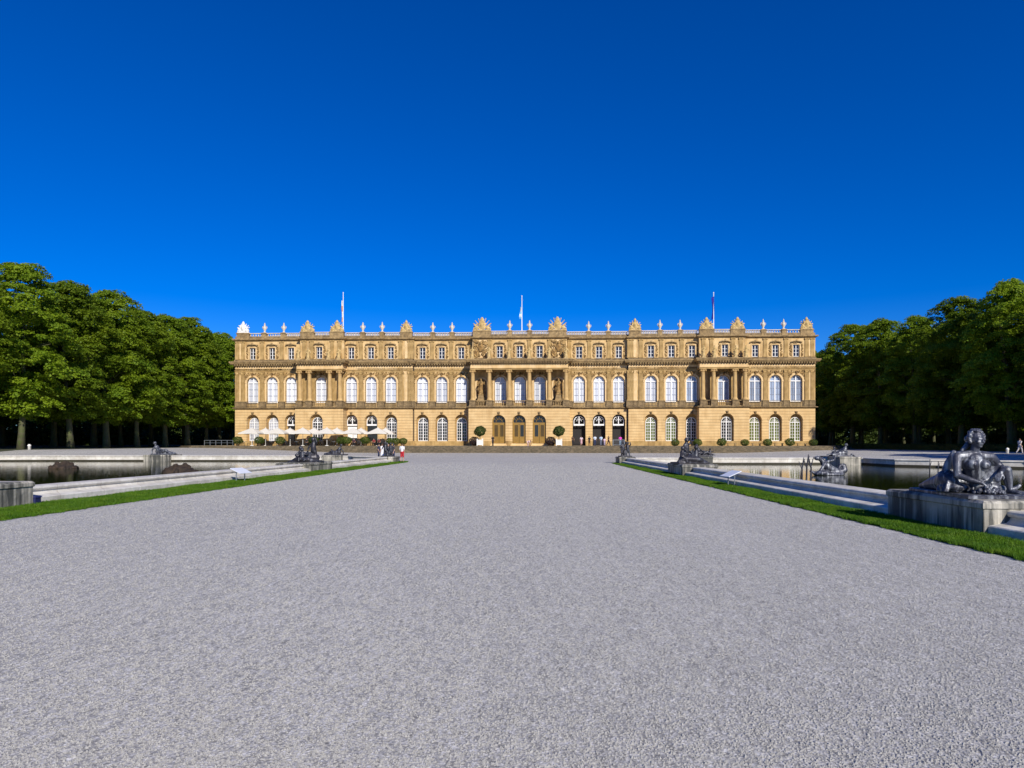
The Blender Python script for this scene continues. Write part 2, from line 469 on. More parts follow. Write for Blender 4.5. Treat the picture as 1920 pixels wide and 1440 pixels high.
def wall_along(mb, pl, z0, z1, opsf, depth):
    for (x0, y0), (x1, y1) in zip(pl[:-1], pl[1:]):
        if abs(y0 - y1) < 1e-6 and x1 > x0:
            wall_row(mb, x0, x1, z0, z1, y0, [o for o in opsf if x0 < o[0] < x1], depth)
        else:
            mb.quad((x0, y0, z0), (x1, y1, z0), (x1, y1, z1), (x0, y0, z1))

# openings
def vplane(pl, u):
    for (x0, y0), (x1, y1) in zip(pl[:-1], pl[1:]):
        if abs(y0 - y1) < 1e-6 and x0 < u < x1: return y0
    return 0
GW = dict(hw=1.18, zs=2.0, zp=zc(777) - 1.18)
ops_g = []
for i, u in enumerate(ws):
    if 10 <= i <= 12: ops_g.append((u, 1.2, 1.62, zc(779) - 1.2, True))
    elif 13 <= i <= 15: ops_g.append((u, 1.18, 1.55, GW['zp'], True))
    else: ops_g.append((u, 1.18, 2.0, GW['zp'], True))
PW = dict(hw=1.08, zs=zc(754.8), zp=zc(716.6))
ops_p = [(u, 1.08, PW['zs'], PW['zp'], True) for u in ws]
niche_u = [(U(903) - U(1047)) / 2, -(U(903) - U(1047)) / 2]
ops_a = [(u, .58, zc(673), zc(650.4), False) for u in ws]
# loggias: the upper wall stands back behind the columns
P_U = [(x, (VD if (abs(x) < 20 and y == VP) else VA if y == VP else y)) for x, y in P_G]
P_U2 = [(-END, 26), (-END, VA), (-DC, VA), (-DC, VD), (DC, VD), (DC, VA), (END, VA), (END, 26)]

mb = MB(); wall_along(mb, P_G, 2.05, Z['b0'], ops_g, .85); mb.build('ground_storey_wall', M['ground_wall'], palace)
mb = MB()
for (x0, y0), (x1, y1) in zip(P_G[:-1], P_G[1:]):                 # plinth course, interrupted by the doors
    pass
base_ops = [(o[0], o[1], 0, 0, 0) for o in ops_g]
for (x0, y0), (x1, y1) in zip(P_G[:-1], P_G[1:]):
    if abs(y0 - y1) < 1e-6 and x1 > x0:
        cuts = [(o[0] - o[1], o[0] + o[1]) for o in ops_g if x0 < o[0] < x1 and o[2] < 2.0]
        xs = [x0 - .05]
        for a, b in cuts: xs += [a, b]
        xs.append(x1 + .05)
        for a, b in zip(xs[::2], xs[1::2]): mb = MB(); mb.box(a, b, y0 - .09, y0 + .3, .9, 2.05); mb.build('plinth_course', M['column_stone'], palace)
    else:
        x = x0; mb = MB()
        mb.box(min(x, x + .0) - .05 if x < 0 else x - .3, x + .3 if x < 0 else x + .05, min(y0, y1) + .3, max(y0, y1), .9, 2.05); mb.build('plinth_course', M['column_stone'], palace)
mb = MB(); wall_along(mb, P_U2, Z['b1'] - .4, Z['e0'] + .6, ops_p, .5); mb.build('upper_storey_wall', M['upper_wall'], palace)
mb = MB(); wall_along(mb, P_A, Z['e3'] - .3, Z['a1'] + .2, ops_a, .35); mb.build('attic_wall', M['attic_stone'], palace)
# floors / soffits of the porticoes and the body behind the walls
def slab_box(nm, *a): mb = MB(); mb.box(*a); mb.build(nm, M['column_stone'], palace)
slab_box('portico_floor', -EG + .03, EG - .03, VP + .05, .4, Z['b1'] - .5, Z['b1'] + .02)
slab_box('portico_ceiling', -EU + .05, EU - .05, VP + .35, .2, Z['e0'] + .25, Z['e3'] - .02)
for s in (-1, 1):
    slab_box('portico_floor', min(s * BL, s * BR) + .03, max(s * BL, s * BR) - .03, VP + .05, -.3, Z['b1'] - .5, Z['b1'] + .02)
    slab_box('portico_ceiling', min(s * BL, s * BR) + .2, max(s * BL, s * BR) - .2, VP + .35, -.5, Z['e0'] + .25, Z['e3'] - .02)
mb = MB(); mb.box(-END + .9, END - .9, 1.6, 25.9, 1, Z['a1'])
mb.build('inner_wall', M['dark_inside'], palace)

def out(prof): return [(-d, z) for d, z in prof]
def band(name, pl, prof, mat, extra=None):
    b = MB(); sweep(b, pl, out(prof))
    if extra: b.add(extra.v, extra.f)
    return b.build(name, mat, palace)
b0, b1 = Z['b0'], Z['b1']
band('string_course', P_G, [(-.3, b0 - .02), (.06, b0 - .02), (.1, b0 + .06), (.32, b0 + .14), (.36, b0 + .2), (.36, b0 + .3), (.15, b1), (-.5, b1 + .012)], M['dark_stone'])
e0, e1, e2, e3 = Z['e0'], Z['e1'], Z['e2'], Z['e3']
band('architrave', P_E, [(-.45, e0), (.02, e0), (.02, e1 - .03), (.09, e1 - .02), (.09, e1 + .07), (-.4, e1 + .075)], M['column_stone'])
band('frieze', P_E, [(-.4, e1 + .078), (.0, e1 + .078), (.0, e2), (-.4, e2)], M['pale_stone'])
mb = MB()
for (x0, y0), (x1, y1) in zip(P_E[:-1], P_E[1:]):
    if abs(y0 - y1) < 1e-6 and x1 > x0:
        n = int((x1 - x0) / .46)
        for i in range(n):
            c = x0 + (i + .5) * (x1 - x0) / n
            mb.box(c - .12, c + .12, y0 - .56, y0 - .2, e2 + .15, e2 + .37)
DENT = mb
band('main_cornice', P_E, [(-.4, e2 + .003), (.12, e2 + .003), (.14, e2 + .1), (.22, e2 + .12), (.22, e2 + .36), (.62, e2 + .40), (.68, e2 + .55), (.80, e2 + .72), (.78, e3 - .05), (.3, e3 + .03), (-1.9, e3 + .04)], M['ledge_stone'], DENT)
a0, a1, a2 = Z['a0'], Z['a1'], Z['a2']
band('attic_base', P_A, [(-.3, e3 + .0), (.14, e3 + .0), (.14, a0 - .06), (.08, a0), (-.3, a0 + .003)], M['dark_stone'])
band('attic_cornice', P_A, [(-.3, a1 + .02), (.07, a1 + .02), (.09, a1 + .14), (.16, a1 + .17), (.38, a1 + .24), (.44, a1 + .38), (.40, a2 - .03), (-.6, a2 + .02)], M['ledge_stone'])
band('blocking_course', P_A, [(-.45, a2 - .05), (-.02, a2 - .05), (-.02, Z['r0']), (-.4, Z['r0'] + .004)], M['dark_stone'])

# roof behind the balustrade
mb = MB()
zr = Z['r0'] - .25
mb.quad((-END + 1.2, 1.2, zr), (END - 1.2, 1.2, zr), (END - 7, 7, zr + 2.1), (-END + 7, 7, zr + 2.1))
mb.quad((END - 7, 7, zr + 2.1), (END - 1.2, 1.2, zr), (END - 1.2, 25.6, zr), (END - 7, 20, zr + 2.1))
mb.quad((-END + 1.2, 1.2, zr), (-END + 7, 7, zr + 2.1), (-END + 7, 20, zr + 2.1), (-END + 1.2, 25.6, zr))
mb.quad((-END + 7, 7, zr + 2.1), (END - 7, 7, zr + 2.1), (END - 7, 20, zr + 2.1), (-END + 7, 20, zr + 2.1))
mb.quad((-END + 7, 20, zr + 2.1), (END - 7, 20, zr + 2.1), (END - 1.2, 25.6, zr), (-END + 1.2, 25.6, zr))
mb.box(-END + .5, END - .5, .5, 25.8, zr - .5, zr - .02)
mb.build('roof', M['roof_lead'], palace)
mb = MB()
mb.quad((-END, 26, 1), (END, 26, 1), (END, 26, a2), (-END, 26, a2)); mb.build('rear_wall', M['upper_wall'], palace)

# ---- balustrade: pedestals where the ornaments stand, balusters and rail between
urn_px = [498, 533.7, 682, 718, 811.7, 848.3, 958, 995, 1106, 1143, 1239, 1277, 1433, 1471.5]
urn_u = [U(p, -.5) for p in urn_px]; urn_u = [(urn_u[i] - urn_u[13 - i]) / 2 for i in range(14)]
tro_px = [457, 581, 636, 763, 906, 1047, 1193, 1326, 1384, 1516]
tro_u = [U(p, -.8) for p in tro_px]; tro_u = [(tro_u[i] - tro_u[9 - i]) / 2 for i in range(10)]
tro_w = [1.15, 1.3, 1.3, 1.1, 1.65]; tro_w += tro_w[::-1]
peds = [(u, .42) for u in urn_u] + [(u, w) for u, w in zip(tro_u, tro_w)]
r0, r1, r2 = Z['r0'], Z['r1'], Z['r2']
for u, w in peds:
    y = vplane(P_A, u); mp = MB()
    mp.box(u - w, u + w, y - .06, y + .62, a2 + .03, r1 + .02)
    mp.box(u - w - .07, u + w + .07, y - .13, y + .69, r1 + .02, r2 + .03); mp.build('balustrade_pedestal', M['ledge_stone'], palace)
segs = []
for (x0, y0), (x1, y1) in zip(P_A[:-1], P_A[1:]):
    if abs(y0 - y1) < 1e-6 and x1 > x0:
        pp = sorted((u, w) for u, w in peds if x0 < u < x1)
        c = x0 + .05
        for u, w in pp:
            if u - w - c > .5: segs.append((c, u - w, y0))
            c = u + w
        if x1 - c > .5: segs.append((c, x1 - .05, y0))
for a, b, y in segs:
    mr = mbal = MB()
    mr.box(a + .005, b - .005, y + .03, y + .5, r1 + .05, r2 - .03)
    n = max(2, int((b - a) / .42))
    for i in range(n):
        c = a + (i + .5) * (b - a) / n
        mbal.lathe((c, y + .27, r0), [(.12, .0), (.12, .05), (.06, .08), (.13, .2), (.06, .36), (.1, .4), (.1, r1 + .06 - r0)], 6)
    mbal.box(a + .006, b - .006, y + .06, y + .48, r0 - .05, r0 + .03); mbal.build('balustrade', M['urn_stone'], palace)

# ---- windows
def muntins(mb, hw, zs, zp, arch, y, bars_v, bars_h, w=.05, fr=.09, cm=.13, tr=.14, fan=0, d=.05):
    mb.box(-hw, -hw + fr, y - .06, y + .06, zs, zp); mb.box(hw - fr, hw, y - .06, y + .06, zs, zp)
    mb.box(-hw + fr, hw - fr, y - .06, y + .06, zs, zs + fr * 1.6)
    if cm: mb.box(-cm / 2, cm / 2, y - .08, y + .055, zs + fr * 1.6, zp + (hw * .98 if arch else 0))
    for x in bars_v: mb.box(x - w / 2, x + w / 2, y - d, y + .05, zs + fr * 1.6, zp - tr / 2)
    for z in bars_h: mb.box(-hw + fr, hw - fr, y - d + .004, y + .046, z - w / 2, z + w / 2)
    if arch:
        mb.box(-hw + fr, hw - fr, y - .07, y + .052, zp - tr / 2, zp + tr / 2)
        n = 14
        for i in range(n):
            a, b = math.pi * i / n, math.pi * (i + 1) / n
            q = []
            for rr in (hw, hw - fr):
                for t_ in (a, b): q.append((-rr * math.cos(t_), zp + rr * math.sin(t_)))
            (x0, z0), (x1, z1), (x2, z2), (x3, z3) = q
            mb.add([(x0, y - .06, z0), (x1, y - .06, z1), (x3, y - .06, z3), (x2, y - .06, z2), (x0, y + .06, z0), (x1, y + .06, z1), (x3, y + .06, z3), (x2, y + .06, z2)],
                   [(0, 1, 2, 3), (3, 2, 6, 7), (0, 4, 5, 1)])
        if fan:
            for k in range(1, fan):
                t_ = math.pi * k / fan
                if abs(t_ - math.pi / 2) < .01: continue
                ca, sa = math.cos(t_), math.sin(t_)
                mb.tube([(-.3 * hw * ca, y, zp + .3 * hw * sa), (-(hw - .03) * ca, y, zp + (hw - .03) * sa)], w * .5, 4)
            ring = [(-.45 * hw * math.cos(math.pi * k / 8), y, zp + .45 * hw * math.sin(math.pi * k / 8)) for k in range(9)]
            mb.tube(ring, w * .5, 4)
    else:
        mb.box(-hw + fr, hw - fr, y - .06, y + .06, zp - fr, zp)
def pane_mesh(name, hw, zs, zp, arch, y, mat, zsplit=None):
    m = MB(); n = 12
    m.quad((-hw, y, zs), (hw, y, zs), (hw, y, zp), (-hw, y, zp))
    if arch:
        pts = [(-hw * math.cos(math.pi * i / n), y, zp + hw * math.sin(math.pi * i / n)) for i in range(n + 1)]
        m.add(pts, [tuple(range(n + 1))])
    me = m.mesh(name); me.materials.append(mat); return me

# piano nobile: white frame before a white blind
hw, zs, zp = 1.0, PW['zs'] + .02, PW['zp'] + .02
mb = MB(); muntins(mb, hw, zs, zp, True, 0, [], [], w=.04, fr=.11, cm=.19, tr=.16)
fr_u = mb.mesh('window_frame'); fr_u.materials.append(M['white_paint'])
mb = MB()
for x in (-.5, .5): mb.box(x - .015, x + .015, -.03, .02, zs + .15, zp - .08)
for z in [zs + .15 + (zp - .08 - zs - .15) * k / 3 for k in (1, 2)]: mb.box(-hw + .1, hw - .1, -.035, .022, z - .028, z + .028)
mb.box(-hw + .1, -.1, -.04, .025, zp - .16, zp - .085); mb.box(.1, hw - .1, -.04, .025, zp - .16, zp - .085)
gb_u = mb.mesh('glazing_bars'); gb_u.materials.append(M['grey_bar'])
pn_u = pane_mesh('pane', hw - .02, zs, zp, True, .05, M['blind'])
pn_v = pane_mesh('pane', hw - .02, zs, zp, True, .05, M['blind_blue'])
# ground floor french windows
g_s, g_p, g_h = 2.02, zc(783) - .92, .92
mb = MB()
muntins(mb, g_h, g_s, g_p, True, 0, [-.46, .46], [g_s + .14 + (g_p - g_s - .14) * k / 6 for k in range(1, 6)], w=.048, fr=.09, cm=.15, tr=.14, fan=6)
fr_g = mb.mesh('window_frame'); fr_g.materials.append(M['white_paint'])
pn_g = pane_mesh('pane', g_h - .02, g_s, g_p, True, .05, M['pane_dark'])
pn_w = pane_mesh('pane', g_h - .02, g_s + .6, zc(800), False, .0, M['white_paint'])
pn_gl = pane_mesh('pane', g_h - .02, g_s, g_p, True, .05, M['pane_curtain'])
pn_gg = pane_mesh('pane', g_h - .02, g_s, g_p, True, .05, M['pane_painted_reflection'])
# entrance lunettes with open dark doorways
mb = MB(); zt = zc(797)
mb.box(-1.0, 1.0, -.08, .08, zt - .1, zt + .1)
muntins(mb, 1.0, zt, GW['zp'] - .12, True, 0, [], [], w=.06, fr=.12, cm=.16, tr=.001, fan=6)
fr_d = mb.mesh('lunette_frame'); fr_d.materials.append(M['white_paint'])
# attic
t_s, t_p = zc(672), zc(651)
mb = MB(); muntins(mb, .5, t_s, t_p, False, 0, [], [t_s + .09 + (t_p - t_s - .18) * k / 3 for k in (1, 2)], w=.05, fr=.05, cm=.11)
fr_a = mb.mesh('window_frame'); fr_a.materials.append(M['white_paint'])
pn_a = pane_mesh('pane', .48, t_s, t_p, False, .05, M['pane_dark'])

surround_mb = MB()
def archivolt(mb, c, v, r_in, r_out, zp, n=14, d0=-.12, d1=.1):
    prev = None
    for i in range(n + 1):
        a = math.pi * i / n; ca, sa = -math.cos(a), math.sin(a)
        cur = [(c + r_in * ca, v + d0, zp + r_in * sa), (c + r_out * ca, v + d0, zp + r_out * sa), (c + r_out * ca, v + d1, zp + r_out * sa), (c + r_in * ca, v + d1, zp + r_in * sa)]
        if prev:
            mb.quad(prev[0], cur[0], cur[1], prev[1]); mb.quad(prev[1], cur[1], cur[2], prev[2]); mb.quad(prev[3], cur[3], cur[0], prev[0])
        prev = cur
def part(name, me, u, v, z=0):
    o = link(name, me, None, palace); o.location = (u, v, z); return o
def sub(name, me, p):
    return link(name, me, None, p)
rng = np.random.default_rng(3)
def carve(mb, c, v, w, h, z0, n, r, sy=.1, seed=0):
    rr = random.Random(seed)
    for _ in range(n):
        x, z = rr.uniform(-w, w), rr.uniform(0, h)
        q = r * rr.uniform(.6, 1.25)
        mb.ell((c + x, v - sy * .3, z0 + z), (q, sy * rr.uniform(.7, 1.4), q * rr.uniform(.6, 1.2)), (0, rr.uniform(-1, 1), 0), 6, 5)

# carved mesh shared by every upper window: archivolt, jambs, imposts, keystone mask, spandrel carving
mb = MB()
archivolt(mb, 0, 0, 1.08, 1.40, PW['zp'])
for s in (-1, 1):
    x0, x1 = sorted((s * 1.08, s * 1.34)); mb.box(x0, x1, -.09, .08, PW['zs'] - .2, PW['zp'] - .12)
    x0, x1 = sorted((s * 1.05, s * 1.44)); mb.box(x0, x1, -.14, .08, PW['zp'] - .12, PW['zp'] + .03)
sur_u = mb.mesh('window_surround'); sur_u.materials.append(M['pale_stone'])
mb = MB(); zk = PW['zp'] + 1.08
mb.box(-.16, .16, -.24, .05, zk - .08, zk + .55); mb.ell((0, -.24, zk + .3), (.17, .14, .24), None, 8, 6); mb.ell((0, -.18, zk + .62), (.26, .12, .12), None, 8, 6)
for s in (-1, 1): carve(mb, s * 1.12, 0, .34, 1.0, zk - .62, 46, .10, .09, 5 + s)
carve(mb, 0, 0, 1.38, .5, zk + .28, 60, .085, .08, 9)
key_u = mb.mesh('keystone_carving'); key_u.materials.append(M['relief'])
# attic window surround with segmental hood and side carving
mb = MB()
mb.box(-.76, -.58, -.1, .05, a0 + .03, t_p + .2); mb.box(.58, .76, -.1, .05, a0 + .03, t_p + .2); mb.box(-.58, .58, -.1, .05, t_p + .05, t_p + .2)
sur_a = mb.mesh('window_surround'); sur_a.materials.append(M['pale_stone'])
mb = MB()
n = 8
for i in range(n):
    x0, x1 = -1.0 + 2.0 * i / n, -1.0 + 2.0 * (i + 1) / n
    h0, h1 = t_p + .42 + .2 * (1 - x0 ** 2), t_p + .42 + .2 * (1 - x1 ** 2)
    mb.add([(x0, -.36, h0), (x1, -.36, h1), (x1, .03, h1), (x0, .03, h0), (x0, -.30, h0 + .16), (x1, -.30, h1 + .16), (x1, .03, h1 + .16), (x0, .03, h0 + .16)],
           [(0, 1, 5, 4), (0, 3, 2, 1), (4, 5, 6, 7)])
carve(mb, 0, 0, .5, .2, t_p + .3, 14, .11, .1, 21)
mb.ell((0, -.2, t_p + .78), (.22, .16, .17), None, 8, 6)
hood_a = mb.mesh('window_hood'); hood_a.materials.append(M['ledge_stone'])
mb = MB()
for s in (-1, 1): carve(mb, s * .99, 0, .2, 2.2, a0 + .15, 46, .09, .09, 31 + s)
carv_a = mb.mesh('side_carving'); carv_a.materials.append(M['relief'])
# ground arch trim: rusticated voussoir ring and keystone
mb = MB(); zpg = GW['zp']
mb.add([(-.16, -.16, zpg + 1.12), (.16, -.16, zpg + 1.12), (.24, -.16, zpg + 1.66), (-.24, -.16, zpg + 1.66), (-.16, .1, zpg + 1.12), (.16, .1, zpg + 1.12), (.24, .1, zpg + 1.66), (-.24, .1, zpg + 1.66)],
       [(0, 1, 2, 3), (1, 5, 6, 2), (4, 0, 3, 7), (3, 2, 6, 7), (0, 4, 5, 1)])
mb.ell((0, -.2, zpg + 1.42), (.16, .16, .2), None, 8, 6)
key_g = mb.mesh('keystone'); key_g.materials.append(M['ledge_stone'])
mb = MB(); archivolt(mb, 0, 0, 1.18, 1.42, zpg, d0=-.05)
ring_g = mb.mesh('arch_ring'); ring_g.materials.append(M['ground_wall'])
# railing in front of the upper windows
mb = MB()
mb.box(-1.06, 1.06, -.5, -.42, Z['ped'] - .07, Z['ped']); mb.box(-1.06, 1.06, -.5, -.42, b1 + .12, b1 + .18)
for k in range(9): x = -1.0 + .25 * k; mb.box(x - .025, x + .025, -.48, -.44, b1 + .18, Z['ped'] - .07)
rail_w = mb.mesh('window_railing'); rail_w.materials.append(M['dark_metal'])

for i, u in enumerate(ws):
    vu = vplane(P_U2, u); vg = vplane(P_G, u); va = vplane(P_A, u)
    w = part('arched_window', fr_u, u, vu + .38); sub('pane', pn_v if i in (18, 19, 20, 21, 22) else pn_u, w); sub('glazing_bars', gb_u, w)
    if i > 0:
        pass
    part('window_surround', sur_u, u, vu); part('keystone_carving', key_u, u, vu)
    if not (10 <= i <= 12 or i in (3, 19)): part('window_railing', rail_w, u, vu)
    w = part('attic_window', fr_a, u, va + .22); sub('pane', pn_a, w)
    part('attic_window_surround', sur_a, u, va); part('window_hood', hood_a, u, va)
    if i not in (2, 20): part('side_carving', carv_a, u, va)
    part('keystone', key_g, u, vg, (0 if not 10 <= i <= 12 else -.15))
    if not 10 <= i <= 12:
        part('arch_ring', ring_g, u, vg)
    if i in (2, 4, 5):
        w = part('lunette_frame', fr_d, u, vg + .72); sub('pane', pn_g, w)
        if i == 4: sub('notice_panel', pn_w, w)
    elif i < 10 or i > 15:
        w = part('french_window', fr_g, u, vg + .72); sub('pane', pn_gg if i in (16, 17, 20, 21, 22) else pn_gl if i in (0, 1, 4) else pn_g, w)
        if i < 7:
            pass
    elif i >= 13:
        part('entrance_lunette', fr_d, u, vg + .6)
# entrance doorways: dark lobby recess
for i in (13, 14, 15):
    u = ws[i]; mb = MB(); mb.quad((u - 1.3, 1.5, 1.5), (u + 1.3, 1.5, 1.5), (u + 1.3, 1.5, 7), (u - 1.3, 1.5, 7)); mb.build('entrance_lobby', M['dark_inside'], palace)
# backing behind ground windows' reveals
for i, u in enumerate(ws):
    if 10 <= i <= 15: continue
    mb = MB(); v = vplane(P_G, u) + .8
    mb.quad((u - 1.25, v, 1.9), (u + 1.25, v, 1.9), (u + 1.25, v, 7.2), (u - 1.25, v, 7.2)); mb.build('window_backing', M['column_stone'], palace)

# gold-brown double doors of the centre
dz0, dzp = 1.62, zc(779) - 1.2
for i in (10, 11, 12):
    m = MB(); y = 0
    m.box(-1.18, -1.02, -.07, .07, dz0, dzp); m.box(1.02, 1.18, -.07, .07, dz0, dzp)
    m.box(-1.02, 1.02, -.08, .07, dzp - .42, dzp - .2)
    archivolt(m, 0, 0, 1.03, 1.19, dzp, 14, -.07, .07)
    ring = [(-.55 * math.cos(math.pi * k / 10), 0, dzp - .1 + .55 * math.sin(math.pi * k / 10)) for k in range(11)]
    m.tube(ring, .04, 5)
    for k in (1, 2, 3, 4, 5):
        t_ = math.pi * k / 6; m.tube([(-.55 * math.cos(t_), 0, dzp - .1 + .55 * math.sin(t_)), (-1.1 * math.cos(t_), 0, dzp - .1 + 1.1 * math.sin(t_))], .035, 4)
    fo = m.build('door_frame', M['olive_wood'], palace); fo.location = (ws[i], VP + .55, 0)
    me = pane_mesh('pane', 1.1, dz0, dzp, True, .1, M['pane_dark']); sub('pane', me, fo)
    for s in (-1, 1):
        l = MB(); x0, x1 = sorted((s * .03, s * 1.0))
        l.box(x0, x0 + .16, -.05, .05, dz0 + .03, dzp - .42); l.box(x1 - .16, x1, -.05, .05, dz0 + .03, dzp - .42)
        l.box(x0 + .16, x1 - .16, -.05, .05, dz0 + .03, dz0 + .2); l.box(x0 + .16, x1 - .16, -.03, .03, dz0 + .2, dz0 + 1.05)
        l.box(x0 + .16, x1 - .16, -.06, .05, dz0 + 1.05, dz0 + 1.22); l.box(x0 + .16, x1 - .16, -.05, .05, dzp - .62, dzp - .42)
        l.box(x0 + .3, x1 - .3, -.07, -.03, dz0 + .35, dz0 + .9)
        lo = l.build('door', M['olive_wood'], palace); lo.location = (ws[i], VP + .55, 0)
        pn = MB(); pn.box(x0 + .17, x1 - .17, -.035, -.031 + .06, dz0 + 1.23, dzp - .63); sub('door_panel', pn.mesh('door_panel'), lo).data.materials.append(M['door_panel'] if (i == 10 or (i == 11 and s < 0) or (i == 12 and s > 0)) else M['pane_dark'])
    st = MB(); st.box(-1.5, 1.5, -.9, .55, 1.0, 1.42); st.box(-1.35, 1.35, -.5, .6, 1.42, 1.6)
    so_ = st.build('door_step', M['pale_stone'], palace); so_.location = (ws[i], VP, 0)

# ---- columns, pilasters, pedestals
cz0, cz1 = Z['ped'] + .03, e0
def column_mesh():
    m = MB(); h = cz1 - cz0
    m.lathe((0, 0, cz0), [(.52, 0), (.52, .12), (.46, .14), (.50, .22), (.40, .3), (.39, .5), (.385, h * .35), (.345, h - .62), (.36, h - .58)], 16)
    m.box(-.5, .5, -.5, .5, h + cz0 - .14, h + cz0 - .004)
    m.lathe((0, 0, cz0), [(.345, h - .6), (.42, h - .45), (.48, h - .3), (.42, h - .13)], 16)
    for sx in (-1, 1):
        for sy in (-1, 1): m.ell((sx * .42, sy * .4, cz0 + h - .3), (.16, .14, .19), None, 8, 6)
    me = m.mesh('column', True); me.materials.append(M['column_stone']); return me
COL = column_mesh(); COL.materials[0] = M['shaft_stone']
def pedestal_mesh(w=.62, d=.62):
    m = MB(); m.box(-w, w, -d, d, b1 + .0, b1 + .2); m.box(-w + .07, w - .07, -d + .07, d - .07, b1 + .2, cz0 - .14); m.box(-w, w, -d, d, cz0 - .14, cz0)
    me = m.mesh('column_pedestal'); me.materials.append(M['dark_stone']); return me
PED = pedestal_mesh()
vcol = VP + .72
ecol = [half(888, 1063, vcol), half(919.6, 1032, vcol), half(957, 994.6, vcol)]
bcol = []
for a, b in ((563, 1398.5), (583, 1381), (620, 1340), (639, 1320)): bcol.append((abs(U(a, vcol)) + U(b, vcol)) / 2)
col_us = sorted([s * e for e in ecol for s in (-1, 1)] + [s * b for b in bcol for s in (-1, 1)])
for u in col_us:
    part('column', COL, u, vcol); part('column_pedestal', PED, u, vcol)
# parapets between the portico pedestals
def parapet(mb1, mb2, a, b, v):
    mb1.box(a, b, v - .16, v + .16, b1 + .004, b1 + .16); mb1.box(a, b, v - .18, v + .18, Z['ped'] - .13, Z['ped'])
    n = max(2, int((b - a) / .3))
    for i in range(n):
        c = a + (i + .5) * (b - a) / n
        mb2.lathe((c, v, b1 + .16), [(.1, 0), (.05, .1), (.11, .3), (.05, .62), (.09, Z['ped'] - .13 - b1 - .16)], 6)
for grp in ([u for u in col_us if abs(u) < 12], [u for u in col_us if u > 12], [u for u in col_us if u < -12]):
    for a, b in zip(grp[:-1], grp[1:]):
        if b - a > 1.5: m1 = MB(); parapet(m1, m1, a + .6, b - .6, vcol); m1.build('parapet', M['ledge_stone'], palace)

def pil_mesh(name, z0, z1, w, d, cap_h, mat):
    m = MB(); m.box(-w * 1.15, w * 1.15, -d - .05, .05, z0, z0 + .22); m.box(-w, w, -d, .05, z0 + .22, z1 - cap_h)
    m.box(-w * 1.12, w * 1.12, -d - .05, .05, z1 - cap_h, z1 - cap_h + .07); m.box(-w * 1.28, w * 1.28, -d - .1, .05, z1 - .12, z1 - .003)
    for s in (-1, 1): m.ell((s * w * .95, -d - .02, z1 - cap_h * .5), (.15, .12, .17), None, 8, 6)
    m.box(-w * .9, w * .9, -d - .03, .05, z1 - cap_h + .07, z1 - .12)
    me = m.mesh(name); me.materials.append(mat); return me
PIL = pil_mesh('pilaster', cz0, e0, .36, .17, .55, M['column_stone'])
PILW = pil_mesh('pilaster', cz0, e0, .42, .13, .5, M['pale_stone'])
APIL = pil_mesh('attic_pilaster', a0 + .005, a1, .34, .12, .28, M['column_stone'])
APAN = None
m = MB(); m.box(-.32, .32, -.07, .04, a0 + .1, a1 - .06); APAN = m.mesh('attic_panel'); APAN.materials.append(M['pale_stone'])
m = MB(); m.box(-.5, .5, -.22, .1, b1, cz0); m.box(-.55, .55, -.27, .1, cz0 - .13, cz0 - .002)
PPED = m.mesh('pilaster_pedestal'); PPED.materials.append(M['dark_stone'])
pil_us, lite = [], []
for grp in ([0, 1, 2], [4, 5, 6], [7, 8, 9]):
    us = [ws[i] for i in grp]; p = us[1] - us[0]
    pil_us += [us[0] - p / 2, us[0] + p / 2, us[1] + p / 2]
    if grp[0] != 0: pil_us.append(us[2] + p / 2)
pil_us += [-END + .55, -DC - .55]
lite += [(-END - 0 + ws[0] - (ws[1] - ws[0]) / 2) / 2 + .1, (ws[6] + (ws[6] - ws[5]) / 2 - DC) / 2]
pil_us = [u for u in pil_us if not (-BR < u < -BL)]
for u in pil_us:
    for s in (1, -1):
        v = vplane(P_U2, s * u); part('pilaster', PIL, s * u, v); part('pilaster_pedestal', PPED, s * u, v)
        va = vplane(P_A, s * u); part('attic_pilaster', APIL, s * u, va)
for u in lite:
    for s in (1, -1):
        part('pilaster', PILW, s * u, vplane(P_U2, s * u)); part('pilaster_pedestal', PPED, s * u, vplane(P_U2, s * u)); part('attic_panel', APAN, s * u, vplane(P_A, s * u))
for u in [ws[10] - 1.85, ws[10] + 1.85, -(ws[10] - 1.85), -(ws[10] + 1.85), EU - .7, -EU + .7] + [s * q for q in (BL + 1.1, BL + 2.5, BR - 2.5, BR - 1.1) for s in (-1, 1)]:
    part('attic_pilaster', APIL, u, vplane(P_A, u))
for u in [s * q for q in (BL + .9, BR - .9, (BL + BR) / 2 - 1.9, (BL + BR) / 2 + 1.9) for s in (-1, 1)] + [s * q for q in (ecol[1], ecol[2]) for s in (-1, 1)]:
    part('pilaster', PIL, u, vplane(P_U2, u))
# pedestal course behind: balcony wall under the upper windows between pilasters
for (x0, y0), (x1, y1) in zip(P_U2[:-1], P_U2[1:]):
    if abs(y0 - y1) < 1e-6:
        oo = sorted([u for u in ws if x0 < u < x1])
        xs = [x0] + [q for u in oo for q in (u - 1.1, u + 1.1)] + [x1]
        for a, b in zip(xs[::2], xs[1::2]): m = MB(); m.box(a, b, y0 - .1, y0 + .1, b1 + .004, Z['ped'] - .1); m.box(a, b, y0 - .15, y0 + .1, Z['ped'] - .1, Z['ped']); m.build('pedestal_course', M['dark_stone'], palace)
for s in (-1, 1):
    m = MB(); m.cap((s * (DC - .12), VD - .14, 1.3), (s * (DC - .12), VD - .14, a1), .075, .075, 8); m.build('downpipe', M['dark_metal'], palace)
